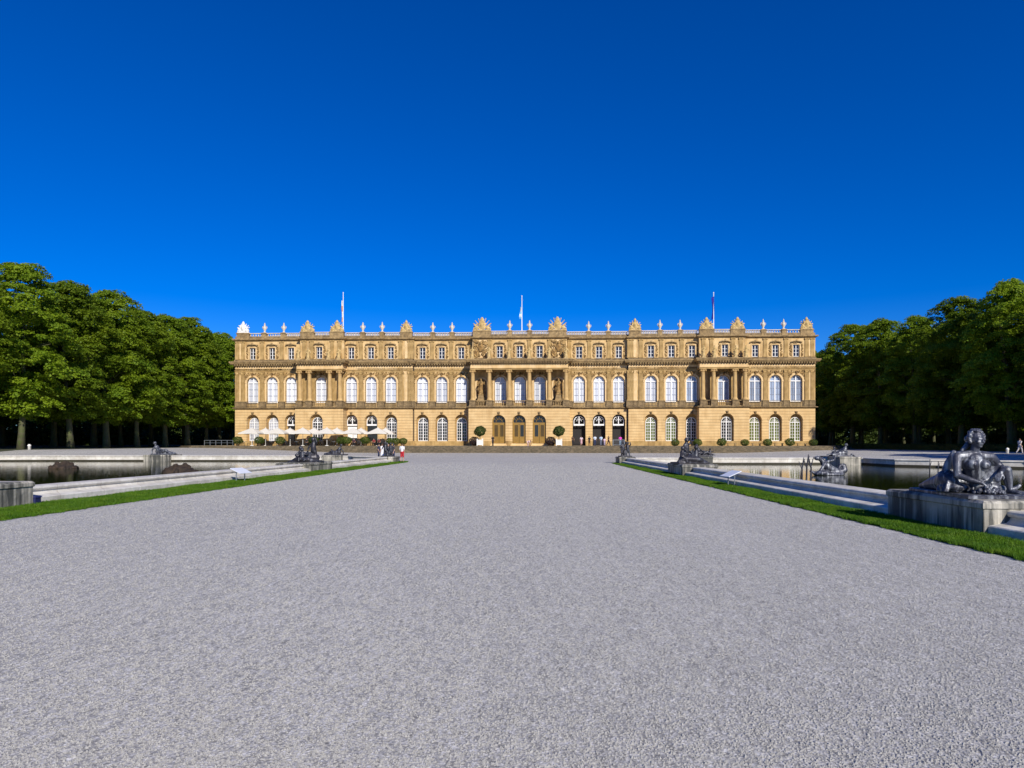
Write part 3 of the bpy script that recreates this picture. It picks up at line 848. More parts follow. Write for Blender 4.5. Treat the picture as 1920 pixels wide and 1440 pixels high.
# niches with statues in the centre loggia
for u in niche_u:
    m = MB(); archivolt(m, 0, 0, .92, 1.2, PW['zp'] - .25, 12, -.12, .05); m.box(-1.2, -.92, -.1, .05, cz0, PW['zp'] - .25); m.box(.92, 1.2, -.1, .05, cz0, PW['zp'] - .25)
    o = m.build('niche_surround', M['pale_stone'], palace); o.location = (u, VD, 0)
    m = MB(); zn = PW['zp'] - .25
    pts = [(-.9 * math.cos(math.pi * i / 12), -.02, zn + .9 * math.sin(math.pi * i / 12)) for i in range(13)]
    m.add(pts + [(.9, -.02, cz0), (-.9, -.02, cz0)], [tuple(range(15))])
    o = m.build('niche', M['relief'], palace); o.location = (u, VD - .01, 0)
    m = MB(); m.box(-.7, .7, -.7, .4, b1 + .01, Z['ped'] + .1)
    m.add([(-.62, -.6, Z['ped'] + .1), (.62, -.6, Z['ped'] + .1), (.62, .3, Z['ped'] + .1), (-.62, .3, Z['ped'] + .1), (-.42, -.45, zc(741)), (.42, -.45, zc(741)), (.42, .2, zc(741)), (-.42, .2, zc(741))],
          [(0, 1, 5, 4), (1, 2, 6, 5), (2, 3, 7, 6), (3, 0, 4, 7), (4, 5, 6, 7)])
    o = m.build('statue_pedestal', M['ledge_stone'], palace); o.location = (u, VD - 1.0, 0)

# ---- draped stone figure, trophies, urns
def figure_mesh(h, seed, mat, name='statue', voxel=.05):
    r_ = random.Random(seed); m = MB(); k = h / 1.8; sx = r_.choice((-1, 1))
    m.chain([(0, 0, .05 * k), (.02 * sx, 0, .5 * k), (0, 0, .95 * k)], [.26 * k, .24 * k, .2 * k])
    m.chain([(0, 0, .95 * k), (-.02 * sx, -.02, 1.2 * k), (0, 0, 1.42 * k)], [.2 * k, .18 * k, .17 * k])
    m.cap((0, 0, 1.45 * k), (0, -.01, 1.6 * k), .07 * k); m.ell((0, -.02, 1.68 * k), (.11 * k, .125 * k, .15 * k))
    m.chain([(-.2 * k, 0, 1.42 * k), (-.34 * k, -.05 * k, 1.14 * k), (-.2 * k, -.24 * k, .98 * k)], [.08 * k, .065 * k, .05 * k])
    m.chain([(.2 * k, 0, 1.42 * k), (.36 * k, 0, 1.18 * k), (.38 * k, -.14 * k, (1.45 if seed % 2 else .92) * k)], [.08 * k, .065 * k, .05 * k])
    m.chain([(-.22 * k, .06, .3 * k), (-.3 * k, .08, .9 * k)], [.12 * k, .08 * k]); m.ell((.1 * k, -.12 * k, .3 * k), (.14 * k, .14 * k, .34 * k))
    m.box(-.32 * k, .32 * k, -.28 * k, .28 * k, -.05, .07 * k)
    me = remeshed(m, name, voxel, 1); me.materials.append(mat); return me
STAT = [figure_mesh(2.15, s, M['trophy_stone']) for s in (1, 2)]
NST = [figure_mesh(2.9, s, M['relief'], 'statue', .06) for s in (3, 4)]
for k, u in enumerate(niche_u): part('statue', NST[k], u, VD - 1.1, zc(741) + .02)
stu = [s * e for e in ecol[:3] for s in (-1, 1)] + [s * b for b in bcol for s in (-1, 1)]
for k, u in enumerate(sorted(stu)): part('statue', STAT[k % 2], u, VP + .15, e3 + .05)
# relief trophies on the attic of the centre
m = MB(); rr = random.Random(11)
for _ in range(70):
    x, z = rr.uniform(-1.25, 1.25), rr.uniform(.2, 3.1); q = rr.uniform(.1, .24)
    m.ell((x, -.08, a0 + z), (q * rr.uniform(.6, 1.6), .2, q), (0, rr.uniform(-1.5, 1.5), 0), 6, 5)
m.ell((0, -.16, a0 + 1.8), (.55, .22, .7)); m.ell((0, -.2, a0 + 2.75), (.28, .22, .3))
for s in (-1, 1):
    for q in (.3, .7, 1.1): m.cap((s * .2, -.12, a0 + .6), (s * (.5 + q), -.14, a0 + 3.0 - q * .7), .06)
TRL = remeshed(m, 'attic_relief', .06, 1); TRL.materials.append(M['relief'])
m = MB(); m.box(-1.5, 1.5, -.06, .05, a0 + .08, a1 - .05); TPN = m.mesh('relief_panel'); TPN.materials.append(M['pale_stone'])
for u in niche_u:
    v = vplane(P_A, u); part('relief_panel', TPN, u, v); part('attic_relief', TRL, u, v - .06)
def trophy_mesh(w, h, seed, mat, crown=True):
    r_ = random.Random(seed); m = MB()
    m.box(-w, w, -.3, .35, -.05, .16)
    m.ell((0, -.12, h * .42), (w * .44, .3, h * .36)); m.ell((0, -.2, h * .42), (w * .3, .3, h * .25)); m.ell((0, -.05, h * .80), (w * .26, .26, h * .15)); m.ell((0, -.05, h * .95), (w * .14, .12, h * .07))
    for s in (-1, 1):
        for a in (18, 38, 58, 76):
            L_ = (h * (.92 - a * .0022) if a < 70 else w * .98) * (1 if w > 1.5 else .82); a_ = R(a)
            m.cap((s * .1, .1, h * .2), (s * min(w * .98, L_ * math.sin(a_)), .1, h * .2 + L_ * .85 * math.cos(a_)), .055, .085)
        for _ in range(12):
            t_ = r_.uniform(0, 1); x = w * (.35 + .6 * t_); z = h * (.62 * (1 - t_) * r_.uniform(.3, 1) + .12)
            q = r_.uniform(.1, .19); m.ell((s * x, r_.uniform(-.22, .1), z), (q, q, q * 1.1), None, 8, 6)
        m.ell((s * w * .62, -.1, h * .2), (w * .26, .28, h * .16)); m.cap((s * w * .2, -.2, .2), (s * w * .85, -.26, h * .42), .09, .12)
    me = remeshed(m, 'trophy_sculpture', .045, 1); me.materials.append(mat); return me
TW = trophy_mesh(1.1, 2.15, 1, M['trophy_stone']); TWW = trophy_mesh(1.1, 2.15, 1, M['white_stone']); TB = trophy_mesh(1.65, 2.45, 2, M['trophy_stone']); TN = trophy_mesh(1.25, 2.1, 4, M['trophy_stone'])
for k, u in enumerate(tro_u):
    me = TB if k in (4, 5) else (TWW if k == 0 else TN if k in (1, 2, 7, 8) else TW)
    part('trophy_sculpture', me, u, vplane(P_A, u) + .28, r2 + .04)
m = MB()
m.lathe((0, 0, 0), [(.3, 0), (.3, .12), (.16, .2), (.12, .32), (.3, .62), (.36, .95), (.30, 1.1), (.2, 1.16), (.27, 1.22), (.27, 1.28), (.12, 1.38), (.15, 1.55), (.09, 1.75), (.02, 1.9)], 10)
for s in (-1, 1): m.tube([(s * .3, 0, .75), (s * .46, 0, .95), (s * .42, 0, 1.15), (s * .26, 0, 1.2)], .05, 6)
URN = m.mesh('urn', True); URN.materials.append(M['urn_stone'])
for u in urn_u: part('urn', URN, u, vplane(P_A, u) + .28, r2 + .03)
m = MB(); m.lathe((0, 0, 0), [(.22, 0), (.22, .1), (.1, .2), (.18, .5), (.1, .8), (.03, 1.2)], 8)
FIN = m.mesh('chimney_pot', True); FIN.materials.append(M['white_stone'])
for px in (475, 1498.5):
    u = U(px, 6); part('chimney_pot', FIN, u, 6, r2 - .6)

# ---- flagpoles on the roof
def flagpole(px, top, label, draw):
    v = 9.0; u = U(px, v); x, y, _ = W2(u, v)
    zt_ = H + (HY - top) * y / F; zb = zr + 1.0
    r_ = empty('flagpole', (x, y, zb), 0, label, 'flagpole', 'flagpoles on the palace roof')
    m = MB(); m.lathe((0, 0, 0), [(.12, 0), (.11, .3), (.07, zt_ - zb - .1), (.11, zt_ - zb), (.02, zt_ - zb + .14)], 8); m.build('pole', M['pole_white'], r_, True)
    draw(r_, lambda py: H + (HY - py) * y / F - zb)
def cloth(name, x0, x1, z0, z1, mat, parent, seed):
    m = MB(); r_ = random.Random(seed); nx, nz = 10, 10; vs = []
    ph = [r_.uniform(0, 6) for _ in range(4)]
    for j in range(nz + 1):
        t_ = j / nz; w = .55 + .45 * math.sin(t_ * 3 + ph[0]) ** 2
        for i in range(nx + 1):
            s_ = i / nx; vs.append((x0 + (x1 - x0) * s_ * w, .16 * math.sin(s_ * 9 + ph[1] + t_ * 2) + .05 * math.sin(t_ * 7 + ph[2]), z1 + (z0 - z1) * t_ - .15 * s_))
    fs = [(j * (nx + 1) + i, j * (nx + 1) + i + 1, (j + 1) * (nx + 1) + i + 1, (j + 1) * (nx + 1) + i) for j in range(nz) for i in range(nx)]
    m.add(vs, fs); return m.build(name, mat, parent, True)
def banded(name, a, b, axis=2, period=1.0, third=None):
    mt, t, p, N, L = nodes(name); v = coords(t)
    sp = N('ShaderNodeSeparateXYZ'); L(v, sp.inputs[0]); q = N('ShaderNodeMath'); q.operation = 'DIVIDE'; L(sp.outputs[axis], q.inputs[0]); q.inputs[1].default_value = period
    fr_ = N('ShaderNodeMath'); fr_.operation = 'FRACT'; L(q.outputs[0], fr_.inputs[0])
    r_ = ramp(t, fr_.outputs[0], [(0, a), (.5, b)]); t.nodes[-1].color_ramp.interpolation = 'CONSTANT' if t.nodes[-1].type == 'VALTORGB' else 'LINEAR'
    L(r_, p.inputs['Base Color']); p.inputs['Roughness'].default_value = .8; return mt
M['flag_a'] = banded('white_and_red_flag_cloth', (.74, .72, .68), (.62, .30, .16), 2, 2.3)
M['flag_b'] = banded('white_and_pale_blue_flag_cloth', (.75, .8, .82), (.30, .60, .78), 2, 1.1)
M['flag_c'] = plain('violet_blue_flag_cloth', (.025, .015, .36), .8)
flagpole(643.5, 549, 'tall flagpole with a limp white and red flag above the left part of the roof',
         lambda r_, q: cloth('flag', -.06, -.42, q(603), q(563), M['flag_a'], r_, 1))
flagpole(978.5, 555, 'flagpole with a limp white and pale blue flag above the middle of the roof',
         lambda r_, q: cloth('flag', -.06, -.5, q(597), q(575), M['flag_b'], r_, 2))
flagpole(1338, 549, 'flagpole with a limp violet blue flag above the right part of the roof',
         lambda r_, q: cloth('flag', .08, -.42, q(598), q(556), M['flag_c'], r_, 3))
# ------------------------------------------------------------------ terrace with steps (parallel to the palace)
VS = 107.6 - PYC                                    # foot of the steps
TL, TRr = -64.0, 60.0
m = MB()
nst, rise, tread = 7, 1.2 / 7, .34
prof = []
for k in range(nst):
    prof += [(-tread * k, rise * k if k else -.3), (-tread * k, rise * (k + 1))]
prof.append((-tread * nst - .3, 1.2))
pl = [(TL, 32), (TL, VS + 6), (TL + 6, VS), (TRr - 6, VS), (TRr, VS + 6), (TRr, 32)]
sweep(m, pl, [(-d, z) for d, z in prof])
st = m.build('steps', M['step_stone']); st.location = (PXC, PYC, 0); st.rotation_euler = (0, 0, TH); tag(st, kind='structure')
m = MB(); q = offset_path(pl, tread * nst - .1, False)
m.add([(p.x, p.y, 1.196) for p in q], [tuple(range(len(q)))])
te = m.build('terrace', M['terrace_stone']); te.location = (PXC, PYC, 0); te.rotation_euler = (0, 0, TH); tag(te, kind='structure')
VT = VS + tread * nst                                # front edge of the terrace
def TP(px, v, z=1.2):
    x, y, _ = W2(U(px, v), v); return (x, y, z)

# ------------------------------------------------------------------ basins
ZW = -.10
PR = [(8.45, 4.0), (8.33, 11.0), (7.86, 32.0), (7.35, 53.4)]
RO = [(8.5, 3.0), (8.33, 13.0), (7.82, 34.0), (7.36, 53.6), (9.2, 55.0), (27.2, 55.0), (28.7, 54.0), (28.9, 49.6), (30.2, 48.4), (32.2, 47.4), (35, 45.2), (37.4, 41.5), (38.0, 36.5), (38.0, 10.0), (34, 4.0), (28, 3.0)]
LO = [(-14.3, 5.0), (-13.55, 24.0), (-12.75, 42.0), (-12.05, 57.6), (-13.2, 58.6), (-16.2, 61.6), (-17.2, 63.2), (-19, 63.6), (-48, 64.2), (-56, 63.2), (-63, 58.0), (-66, 50), (-66, 20), (-62, 9.0), (-50, 5.0)]
RO = RO                                            # counter-clockwise: left = inside
LO = LO[::-1]
RIM = [(0, -.3), (0, .17), (.02, .19), (.34, .24), (.40, .30), (.41, .34), (.36, .36), (.34, .40), (.36, .44), (.40, .46), (1.0, .46), (1.04, .43), (1.04, .36), (.98, .33), (.98, -.6)]
def area(p): return sum(p[i][0] * p[(i + 1) % len(p)][1] - p[(i + 1) % len(p)][0] * p[i][1] for i in range(len(p))) / 2
basins = []
for nm, O, lab in (('fountain_basin', RO, 'fountain basin with the bronze nymph on its corner plinth and pale stone rim in shade'),
                   ('fountain_basin', LO, 'fountain basin with two brown rock mounds and a sunlit pale stone rim')):
    if area(O) < 0: O.reverse()
    b = empty(nm, (O[0][0], O[0][1], 0), 0, lab, 'fountain basin', 'fountain basins beside the gravel path')
    m = MB(); sweep(m, [(x - O[0][0], y - O[0][1]) for x, y in O], RIM, closed=True)
    m.build('rim', M['marble'], b); basins.append(b)
    m = MB(); sweep(m, [(x - O[0][0], y - O[0][1]) for x, y in O], [(1.0, -.2), (1.0, .02), (.97, .05)], closed=True); m.build('lip_shade_strip', M['lip_shade'], b)  # dark strip above the water, paints the shadow line below the rim lip
    ins = offset_path(O, .99, True)
    m = MB(); m.add([(p.x, p.y, ZW) for p in ins], [tuple(range(len(ins)))])
    w = m.build('water', M['water']); tag(w, kind='structure')
def plinth(b, quad, z1, mat=None, bev=.05, name='plinth'):
    """quad: four plan corners, counter-clockwise"""
    m = MB(); o = b.location
    q = [(x - o.x, y - o.y) for x, y in quad]
    sweep(m, q, [(.0, -.3), (0, z1 - .16), (-.03, z1 - .14), (-.03, z1 - .05), (.02, z1), (.03, z1)], closed=True)
    ins = offset_path(q, .03, True); m.add([(p.x, p.y, z1) for p in ins], [tuple(range(len(q)))])
    return m.build(name, mat or M['plinth_marble'], b)
bR, bL = basins
plinth(bR, [(8.27, 11.7), (10.9, 11.7), (10.9, 14.75), (8.22, 14.75)], .64)
plinth(bR, [(7.72, 32.6), (9.5, 32.6), (9.5, 35.8), (7.66, 35.8)], .60)
plinth(bR, [(7.2, 52.2), (8.5, 52.2), (8.5, 54.2), (7.15, 54.2)], .55)
plinth(bR, [(13.7, 53.2), (15.1, 53.2), (15.1, 55.4), (13.7, 55.4)], .56)
plinth(bR, [(25.0, 51.8), (26.7, 51.8), (26.7, 55.6), (25.0, 55.6)], .58)
plinth(bL, [(-16.4, 13.2), (-13.76, 13.2), (-13.62, 17.5), (-16.2, 17.5)], .66)
plinth(bL, [(-14.9, 37.4), (-12.86, 37.4), (-12.72, 40.9), (-14.8, 40.9)], .53)
plinth(bL, [(-13.4, 55.6), (-12.0, 55.6), (-11.9, 57.8), (-13.3, 57.8)], .5)
plinth(bL, [(-20.4, 62.4), (-18.4, 62.4), (-18.4, 64.2), (-20.4, 64.2)], .50)
plinth(bL, [(-37.8, 62.4), (-35.4, 62.4), (-35.4, 64.9), (-37.8, 64.9)], .54)

# ------------------------------------------------------------------ ground, gravel, banks
def flat(name, outer, holes, z, mat):
    polys = [[Vector((x, y, 0)) for x, y in outer]] + [[Vector((p.x, p.y, 0)) for p in h] for h in holes]
    tris = geometry.tessellate_polygon(polys); vs = [v for p in polys for v in p]
    me = bpy.data.meshes.new(name); me.from_pydata([(v.x, v.y, z) for v in vs], [], [tuple(t) for t in tris]); me.update()
    o = link(name, me, mat); return tag(o, kind='structure')
holes = [offset_path(O, .5, True) for O in (RO, LO)]
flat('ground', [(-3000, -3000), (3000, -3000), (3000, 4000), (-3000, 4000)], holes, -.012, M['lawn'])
flat('gravel', [(-70, -40), (70, -40), (70, 120), (-70, 120)], holes, 0.0, M['gravel'])
def sm(t): t = max(0, min(1, t)); return t * t * (3 - 2 * t)
def bank(name, x0, x1, y0, y1, zf, mat, n=(26, 40)):
    vs, fs = [], []
    for j in range(n[1] + 1):
        for i in range(n[0] + 1):
            x = x0 + (x1 - x0) * i / n[0]; y = y0 + (y1 - y0) * j / n[1]; vs.append((x, y, zf(x, y)))
    for j in range(n[1]):
        for i in range(n[0]):
            a = j * (n[0] + 1) + i; fs.append((a, a + 1, a + n[0] + 2, a + n[0] + 1))
    me = bpy.data.meshes.new(name); me.from_pydata(vs, [], fs); me.update(); me.polygons.foreach_set('use_smooth', [True] * len(me.polygons))
    return tag(link(name, me, mat), kind='structure')
def zl(x, y): return .004 + .85 * sm((-x - 26) / 34) * sm((y - 64.5) / 15)
def zr_(x, y): return .004 + .55 * sm((x - 30) / 24) * sm((y - 46 - max(0, 44 - x) * .6) / 22)
bank('gravel_bank', -62.5, -24, 64.8, 116, zl, M['gravel'])
bank('gravel_bank', 30, 62, 46, 116, zr_, M['gravel'])
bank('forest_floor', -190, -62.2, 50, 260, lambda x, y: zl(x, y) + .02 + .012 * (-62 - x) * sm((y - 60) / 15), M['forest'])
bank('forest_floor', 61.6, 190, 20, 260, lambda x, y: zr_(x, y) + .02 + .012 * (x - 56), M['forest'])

# ------------------------------------------------------------------ grass strips
def lerp_path(pts, y):
    for (x0, y0), (x1, y1) in zip(pts[:-1], pts[1:]):
        if y0 <= y <= y1: return x0 + (x1 - x0) * (y - y0) / (y1 - y0)
    return pts[0][0] if y < pts[0][1] else pts[-1][0]
def strip(inner, outer, y0, y1, seed, n):
    """turf between the gravel edge (inner) and the basin rim (outer)"""
    rng = np.random.default_rng(seed); N_ = 90; m = MB()
    ys = [y0 + (y1 - y0) * k / N_ for k in range(N_ + 1)]
    A = [(lerp_path(inner, y) + .02 * math.sin(y * 2.1) + .02 * math.sin(y * 7.3 + 1), y, .012) for y in ys]; B = [(lerp_path(outer, y), y, .03) for y in ys]
    m.add(A + B, [(k, k + 1, N_ + 2 + k, N_ + 1 + k) for k in range(N_)])
    tag(m.build('turf', M['turf']), kind='structure')
    t = rng.random(n); y = y0 * (y1 / y0) ** t
    a = np.array([lerp_path(inner, q) + .02 * math.sin(q * 2.1) + .02 * math.sin(q * 7.3 + 1) for q in y]); b = np.array([lerp_path(outer, q) for q in y])
    s = rng.uniform(-.045, 1, n); s = np.where((s < 0) & (np.sin(y * 9) + np.sin(y * 23 + 2) < .3), -s, s); x = a + (b - a) * s
    wid = np.clip(.0011 * y, .008, .04) * rng.uniform(.7, 1.4, n); hgt = rng.uniform(.03, .075, n) * (1 + .25 * np.sin(x * 4 + y * 1.7))
    th = rng.random(n) * 6.283; lean = rng.normal(0, .4, (n, 2)) * hgt[:, None]
    P0 = np.stack([x - np.cos(th) * wid / 2, y - np.sin(th) * wid / 2, np.full(n, .01)], 1)
    P1 = np.stack([x + np.cos(th) * wid / 2, y + np.sin(th) * wid / 2, np.full(n, .01)], 1)
    P2 = np.stack([x + lean[:, 0], y + lean[:, 1], hgt + .012], 1)
    me = np_mesh('grass', np.stack([P0, P1, P2], 1).reshape(-1, 3), 3)
    tag(link('grass', me, M['grass']), kind='stuff')
strip([(7.1, 4), (7.06, 10.2), (6.98, 17), (6.85, 32), (6.65, 50), (6.75, 53.3), (7.3, 54.0)], [(8.45, 4), (8.25, 13), (7.8, 34), (7.3, 53.6), (7.3, 54.0)], 4.5, 54, 1, 170000)
strip([(-11.7, 6), (-11.55, 14), (-11.35, 24), (-11.1, 42), (-10.85, 56), (-11.2, 58.0), (-12.0, 58.4)], [(-14.2, 6), (-13.5, 24), (-12.7, 42), (-12.0, 57.6), (-12.0, 58.4)], 6.5, 58.4, 2, 170000)

# loose stones on the near part of the path
def pebbles(n, seed):
    rng = np.random.default_rng(seed); t = rng.random(n); y = 2.6 * (60.0 / 2.6) ** t; x = rng.uniform(-1, 1, n) * np.minimum(y * .9 + 1, 11.2)
    ok = (x > -11.2) & (x < 6.65) & (rng.random(n) > (y - 25) / 33); x, y = x[ok], y[ok]; n = len(x)
    r = rng.uniform(.004, .0105, n) * (1 + .055 * y); O8 = np.array([[1, 0, 0], [0, 1, 0], [-1, 0, 0], [0, -1, 0], [0, 0, 1]], float)
    rz = rng.uniform(0, 6.28, n); c, s = np.cos(rz), np.sin(rz)
    P = O8[None] * (r[:, None] * rng.uniform(.6, 1.3, (n, 5)))[:, :, None]
    X = P[:, :, 0] * c[:, None] - P[:, :, 1] * s[:, None]; Y = P[:, :, 0] * s[:, None] + P[:, :, 1] * c[:, None]
    P = np.stack([X + x[:, None], Y + y[:, None], P[:, :, 2] * .8 + .001], 2)
    V = P[:, [[0, 1, 4], [1, 2, 4], [2, 3, 4], [3, 0, 4]]].reshape(-1, 3)
    tag(link('pebbles', np_mesh('pebbles', V, 3), M['pebble']), kind='stuff')
pebbles(260000, 5)

# ------------------------------------------------------------------ bronze nymph on the corner plinth
def hand(m, w, d, up, L_, k=1.0, curl=.5):
    """palm and five fingers; w wrist, d direction, up back-of-hand normal"""
    w, d, up = Vector(w), Vector(d).normalized(), Vector(up).normalized()
    sdv = d.cross(up).normalized(); pal = w + d * L_ * .45
    for q in (-.5, -.17, .17, .5): m.cap(w + sdv * q * L_ * .2, pal + sdv * q * L_ * .42, L_ * .1, L_ * .085, 7)
    for q, fl in ((-.5, .46), (-.17, .53), (.17, .5), (.5, .38)):
        a = pal + sdv * q * L_ * .46; b = a + (d - up * curl * .5).normalized() * L_ * fl * .5; c = b + (d - up * curl * 1.5).normalized() * L_ * fl * .5
        m.cap(a, b, L_ * .07, L_ * .062, 7); m.cap(b, c, L_ * .062, L_ * .05, 7)
    a = w + d * L_ * .12 - sdv * L_ * .22; b = a + (d * .7 - sdv * .7 - up * .2).normalized() * L_ * .3; m.cap(a, b, L_ * .085, L_ * .07, 7)
    m.cap(b, b + (d - up * .3).normalized() * L_ * .22, L_ * .07, L_ * .055, 7)
def head(m, c, r, yaw=0.0, pitch=0.0):
    """face looks to -y before turning by yaw"""
    E = Matrix.Rotation(yaw, 3, 'Z') @ Matrix.Rotation(pitch, 3, 'X'); c = Vector(c)
    P = lambda x, y, z: c + E @ Vector((x * r, y * r, z * r))
    def e(x, y, z, a, b, d, n=10, k=8): m.ell(P(x, y, z), (a * r, b * r, d * r), (pitch, 0, yaw), n, k)
    e(0, .12, .18, .78, .92, .86, 16, 12); e(0, -.12, -.3, .62, .72, .78, 14, 10); e(0, -.42, -.86, .30, .28, .24)
    m.cap(P(0, -.84, .12), P(0, -1.02, -.24), .09 * r, .14 * r, 8); e(0, -.92, -.3, .2, .13, .11)
    for s in (-1, 1):
        m.cap(P(s * .12, -.82, .24), P(s * .48, -.68, .24), .09 * r, .07 * r, 8)
        e(s * .32, -.72, .04, .15, .1, .1); e(s * .42, -.55, -.28, .26, .24, .24); e(s * .78, .08, -.05, .1, .2, .26)
    e(0, -.82, -.56, .24, .1, .06); e(0, -.8, -.67, .2, .1, .07)
def nymph():
    m = MB()
    # pelvis, belly, chest
    m.chain([(.10, .16, .16), (.06, .08, .34), (.01, .05, .52), (0, .04, .68)], [.23, .185, .20, .19])
    m.ell((.0, .05, .62), (.26, .17, .2)); m.ell((.16, .14, .16), (.27, .25, .19))
    m.chain([(-.30, .05, .76), (0, .05, .79), (.33, .04, .75)], [.105, .12, .11])
    for s, x, z in ((-1, -.115, .60), (1, .135, .59)):
        m.ell((x, -.115, z), (.118, .115, .112), None, 16, 12); m.ell((x + s * .01, -.225, z - .005), .022)
    m.cap((.01, .04, .82), (.03, .0, 1.0), .088, .082); m.ell((.0, .05, .83), (.16, .1, .07))
    head(m, (.04, -.02, 1.10), .148, R(14), R(-6))
    # arm hanging across to the basket of fruit
    m.chain([(-.335, .04, .755), (-.375, -.03, .56), (-.385, -.07, .38)], [.098, .085, .066])
    m.chain([(-.385, -.07, .37), (-.22, -.2, .29), (-.03, -.30, .22)], [.068, .062, .042])
    hand(m, (-.02, -.305, .215), (.72, -.25, -.62), (.5, -.35, .75), .235, 1, .5)
    # other arm resting on the raised knee
    m.chain([(.365, .04, .735), (.47, .05, .62), (.545, .0, .52)], [.105, .09, .075])
    m.chain([(.545, .0, .52), (.47, -.17, .5), (.36, -.27, .44)], [.07, .058, .042])
    hand(m, (.35, -.275, .435), (-.6, -.3, -.7), (-.3, -.7, .6), .22, 1, .4)
    # raised leg
    m.chain([(.2, .14, .16), (.40, .0, .35), (.56, -.12, .475)], [.165, .15, .105])
    m.chain([(.565, -.125, .47), (.585, -.13, .32), (.615, -.15, .09)], [.10, .093, .052])
    m.chain([(.615, -.13, .05), (.65, -.24, .04), (.70, -.34, .025)], [.058, .048, .034])
    for k in range(5): m.cap((.67 + .028 * k - .03, -.31 + .012 * k, .02), (.695 + .03 * k - .03, -.385 + .018 * k, .018), .019, .016, 6)
    # folded leg, foot to the side
    m.chain([(.1, .05, .14), (.34, -.06, .1), (.48, .02, .085)], [.16, .125, .1])
    m.chain([(.48, .02, .085), (.62, .08, .075), (.78, .10, .07)], [.09, .085, .055])
    m.chain([(.78, .1, .06), (.88, .09, .09), (.95, .06, .15)], [.055, .05, .034])
    body = remeshed(m, 'body', .0125, 2)
    # hair
    h = MB(); r_ = random.Random(5)
    h.ell((.04, .04, 1.175), (.145, .16, .125), None, 14, 10)
    for _ in range(80):
        a = r_.uniform(-math.pi * .08, math.pi * 1.08); z = r_.uniform(-.02, .15)
        q = math.sqrt(max(.05, 1 - (z / .2) ** 2)); h.ell((.04 + .155 * q * math.cos(a), .02 + .15 * q * math.sin(a) - .02, 1.13 + z), r_.uniform(.02, .032), None, 7, 5)
    for k in range(60):
        a = r_.uniform(0, 6.28); q = r_.random() ** .5; h.ell((.04 + .13 * q * math.cos(a), .03 + .13 * q * math.sin(a), 1.245 + .075 * math.sqrt(1 - q * q) + r_.uniform(-.01, .02)), r_.uniform(.018, .03), None, 7, 5)
    for s in (-1, 1):
        for k in range(12): h.ell((.04 + s * r_.uniform(.13, .17), r_.uniform(-.05, .12), r_.uniform(1.06, 1.2)), r_.uniform(.02, .034), None, 7, 5)
    h.ell((.02, .2, 1.13), (.1, .09, .09)); h.cap((-.02, .16, 1.03), (-.16, .16, .88), .06, .04)
    hair = remeshed(h, 'hair', .011, 0)
    # drapery: over the lap, the hip and trailing back along the plinth
    d = MB(); r_ = random.Random(8)
    d.chain([(-.02, .34, .2), (-.16, .62, .2), (-.22, 1.0, .14), (-.27, 1.5, .05)], [.26, .24, .17, .06])
    d.ell((-.40, .28, .24), (.20, .30, .24)); d.ell((-.30, .2, .12), (.3, .3, .13))
    for k in range(13):
        a0_ = -.55 + .05 * k; d.chain([(a0_ + .25, .12 + r_.uniform(-.06, .1), .44 - .018 * k), (a0_ + .05, .24 + r_.uniform(-.1, .1), .22), (a0_ - .03, .32 + r_.uniform(-.1, .2), .03)], [.03, .045, .05])
    for k in range(8): d.chain([(.5 - .02 * k, -.05 + .02 * k, .55), (.40 - .05 * k, -.1 - .01 * k, .38 - .02 * k), (.20 - .06 * k, -.10, .2 + .01 * k)], [.035, .03, .03])
    for k in range(7): d.chain([(.56, .02, .54), (.48 + .02 * k, .1 + .02 * k, .34), (.40 + .05 * k, .16 + .02 * k, .05)], [.045, .04, .04])
    for k in range(10):
        x = r_.uniform(-.1, .12); d.chain([(x, .5, .33), (x - .12, .95, .24), (x * .4 - .24, 1.45, .08)], [.04, .04, .02])
    for k in range(26):
        x = r_.uniform(-.5, .05); y = r_.uniform(.1, .5); d.chain([(x + .08, y, .42 - .4 * abs(x + .2) + .06), (x - .02, y - .1 + r_.uniform(-.04, .04), .24), (x - .1, y - .14, .03)], [.02, .024, .03])
    for k in range(16):
        a = k / 15; d.chain([(.50 - .1 * a, -.14 + .2 * a, .56 - .05 * a), (.34 - .05 * a, -.15 + .16 * a, .36 - .06 * a), (.14 + .02 * a, -.12 + .1 * a, .31 - .1 * a)], [.017, .02, .017])
    for k in range(6): d.chain([(-.30 + .02 * k, .2, .84 - .04 * k), (-.40 - .01 * k, .27, .62 - .03 * k), (-.46 + .03 * k, .3, .35)], [.06, .055, .06])
    dr = remeshed(d, 'drapery', .015, 0)
    # fruit heap under the hand
    f = MB(); r_ = random.Random(12)
    for _ in range(120):
        a = r_.uniform(0, 6.28); q = math.sqrt(r_.random()); z = .17 * (1 - q ** 1.5) * r_.uniform(.3, 1)
        f.ell((.09 + .29 * q * math.cos(a), -.33 + .17 * q * math.sin(a), z + .025), r_.uniform(.024, .045), None, 8, 6)
    fruit = f.mesh('fruit_heap', True)
    # bronze slab
    s = MB(); sweep(s, [(-.5, -.62), (1.2, -.62), (1.2, .6), (.3, 1.3), (-.1, 1.75), (-.45, 1.7)], [(0, -.075), (.0, -.02), (.03, 0), (.04, 0)], closed=True)
    s.add([(-.46, -.58, 0), (1.16, -.58, 0), (1.16, .58, 0), (.28, 1.27, 0), (-.1, 1.7, 0), (-.42, 1.66, 0)], [tuple(range(6))])
    slab = s.mesh('base_slab')
    return body, hair, dr, fruit, slab
NY = nymph()
nl = empty('reclining_statue', (8.74, 12.62, .715), R(-3), 'large bluish bronze woman reclining on the streaked corner plinth with a hand over fruit', 'statue', 'bronze statues around the basins')
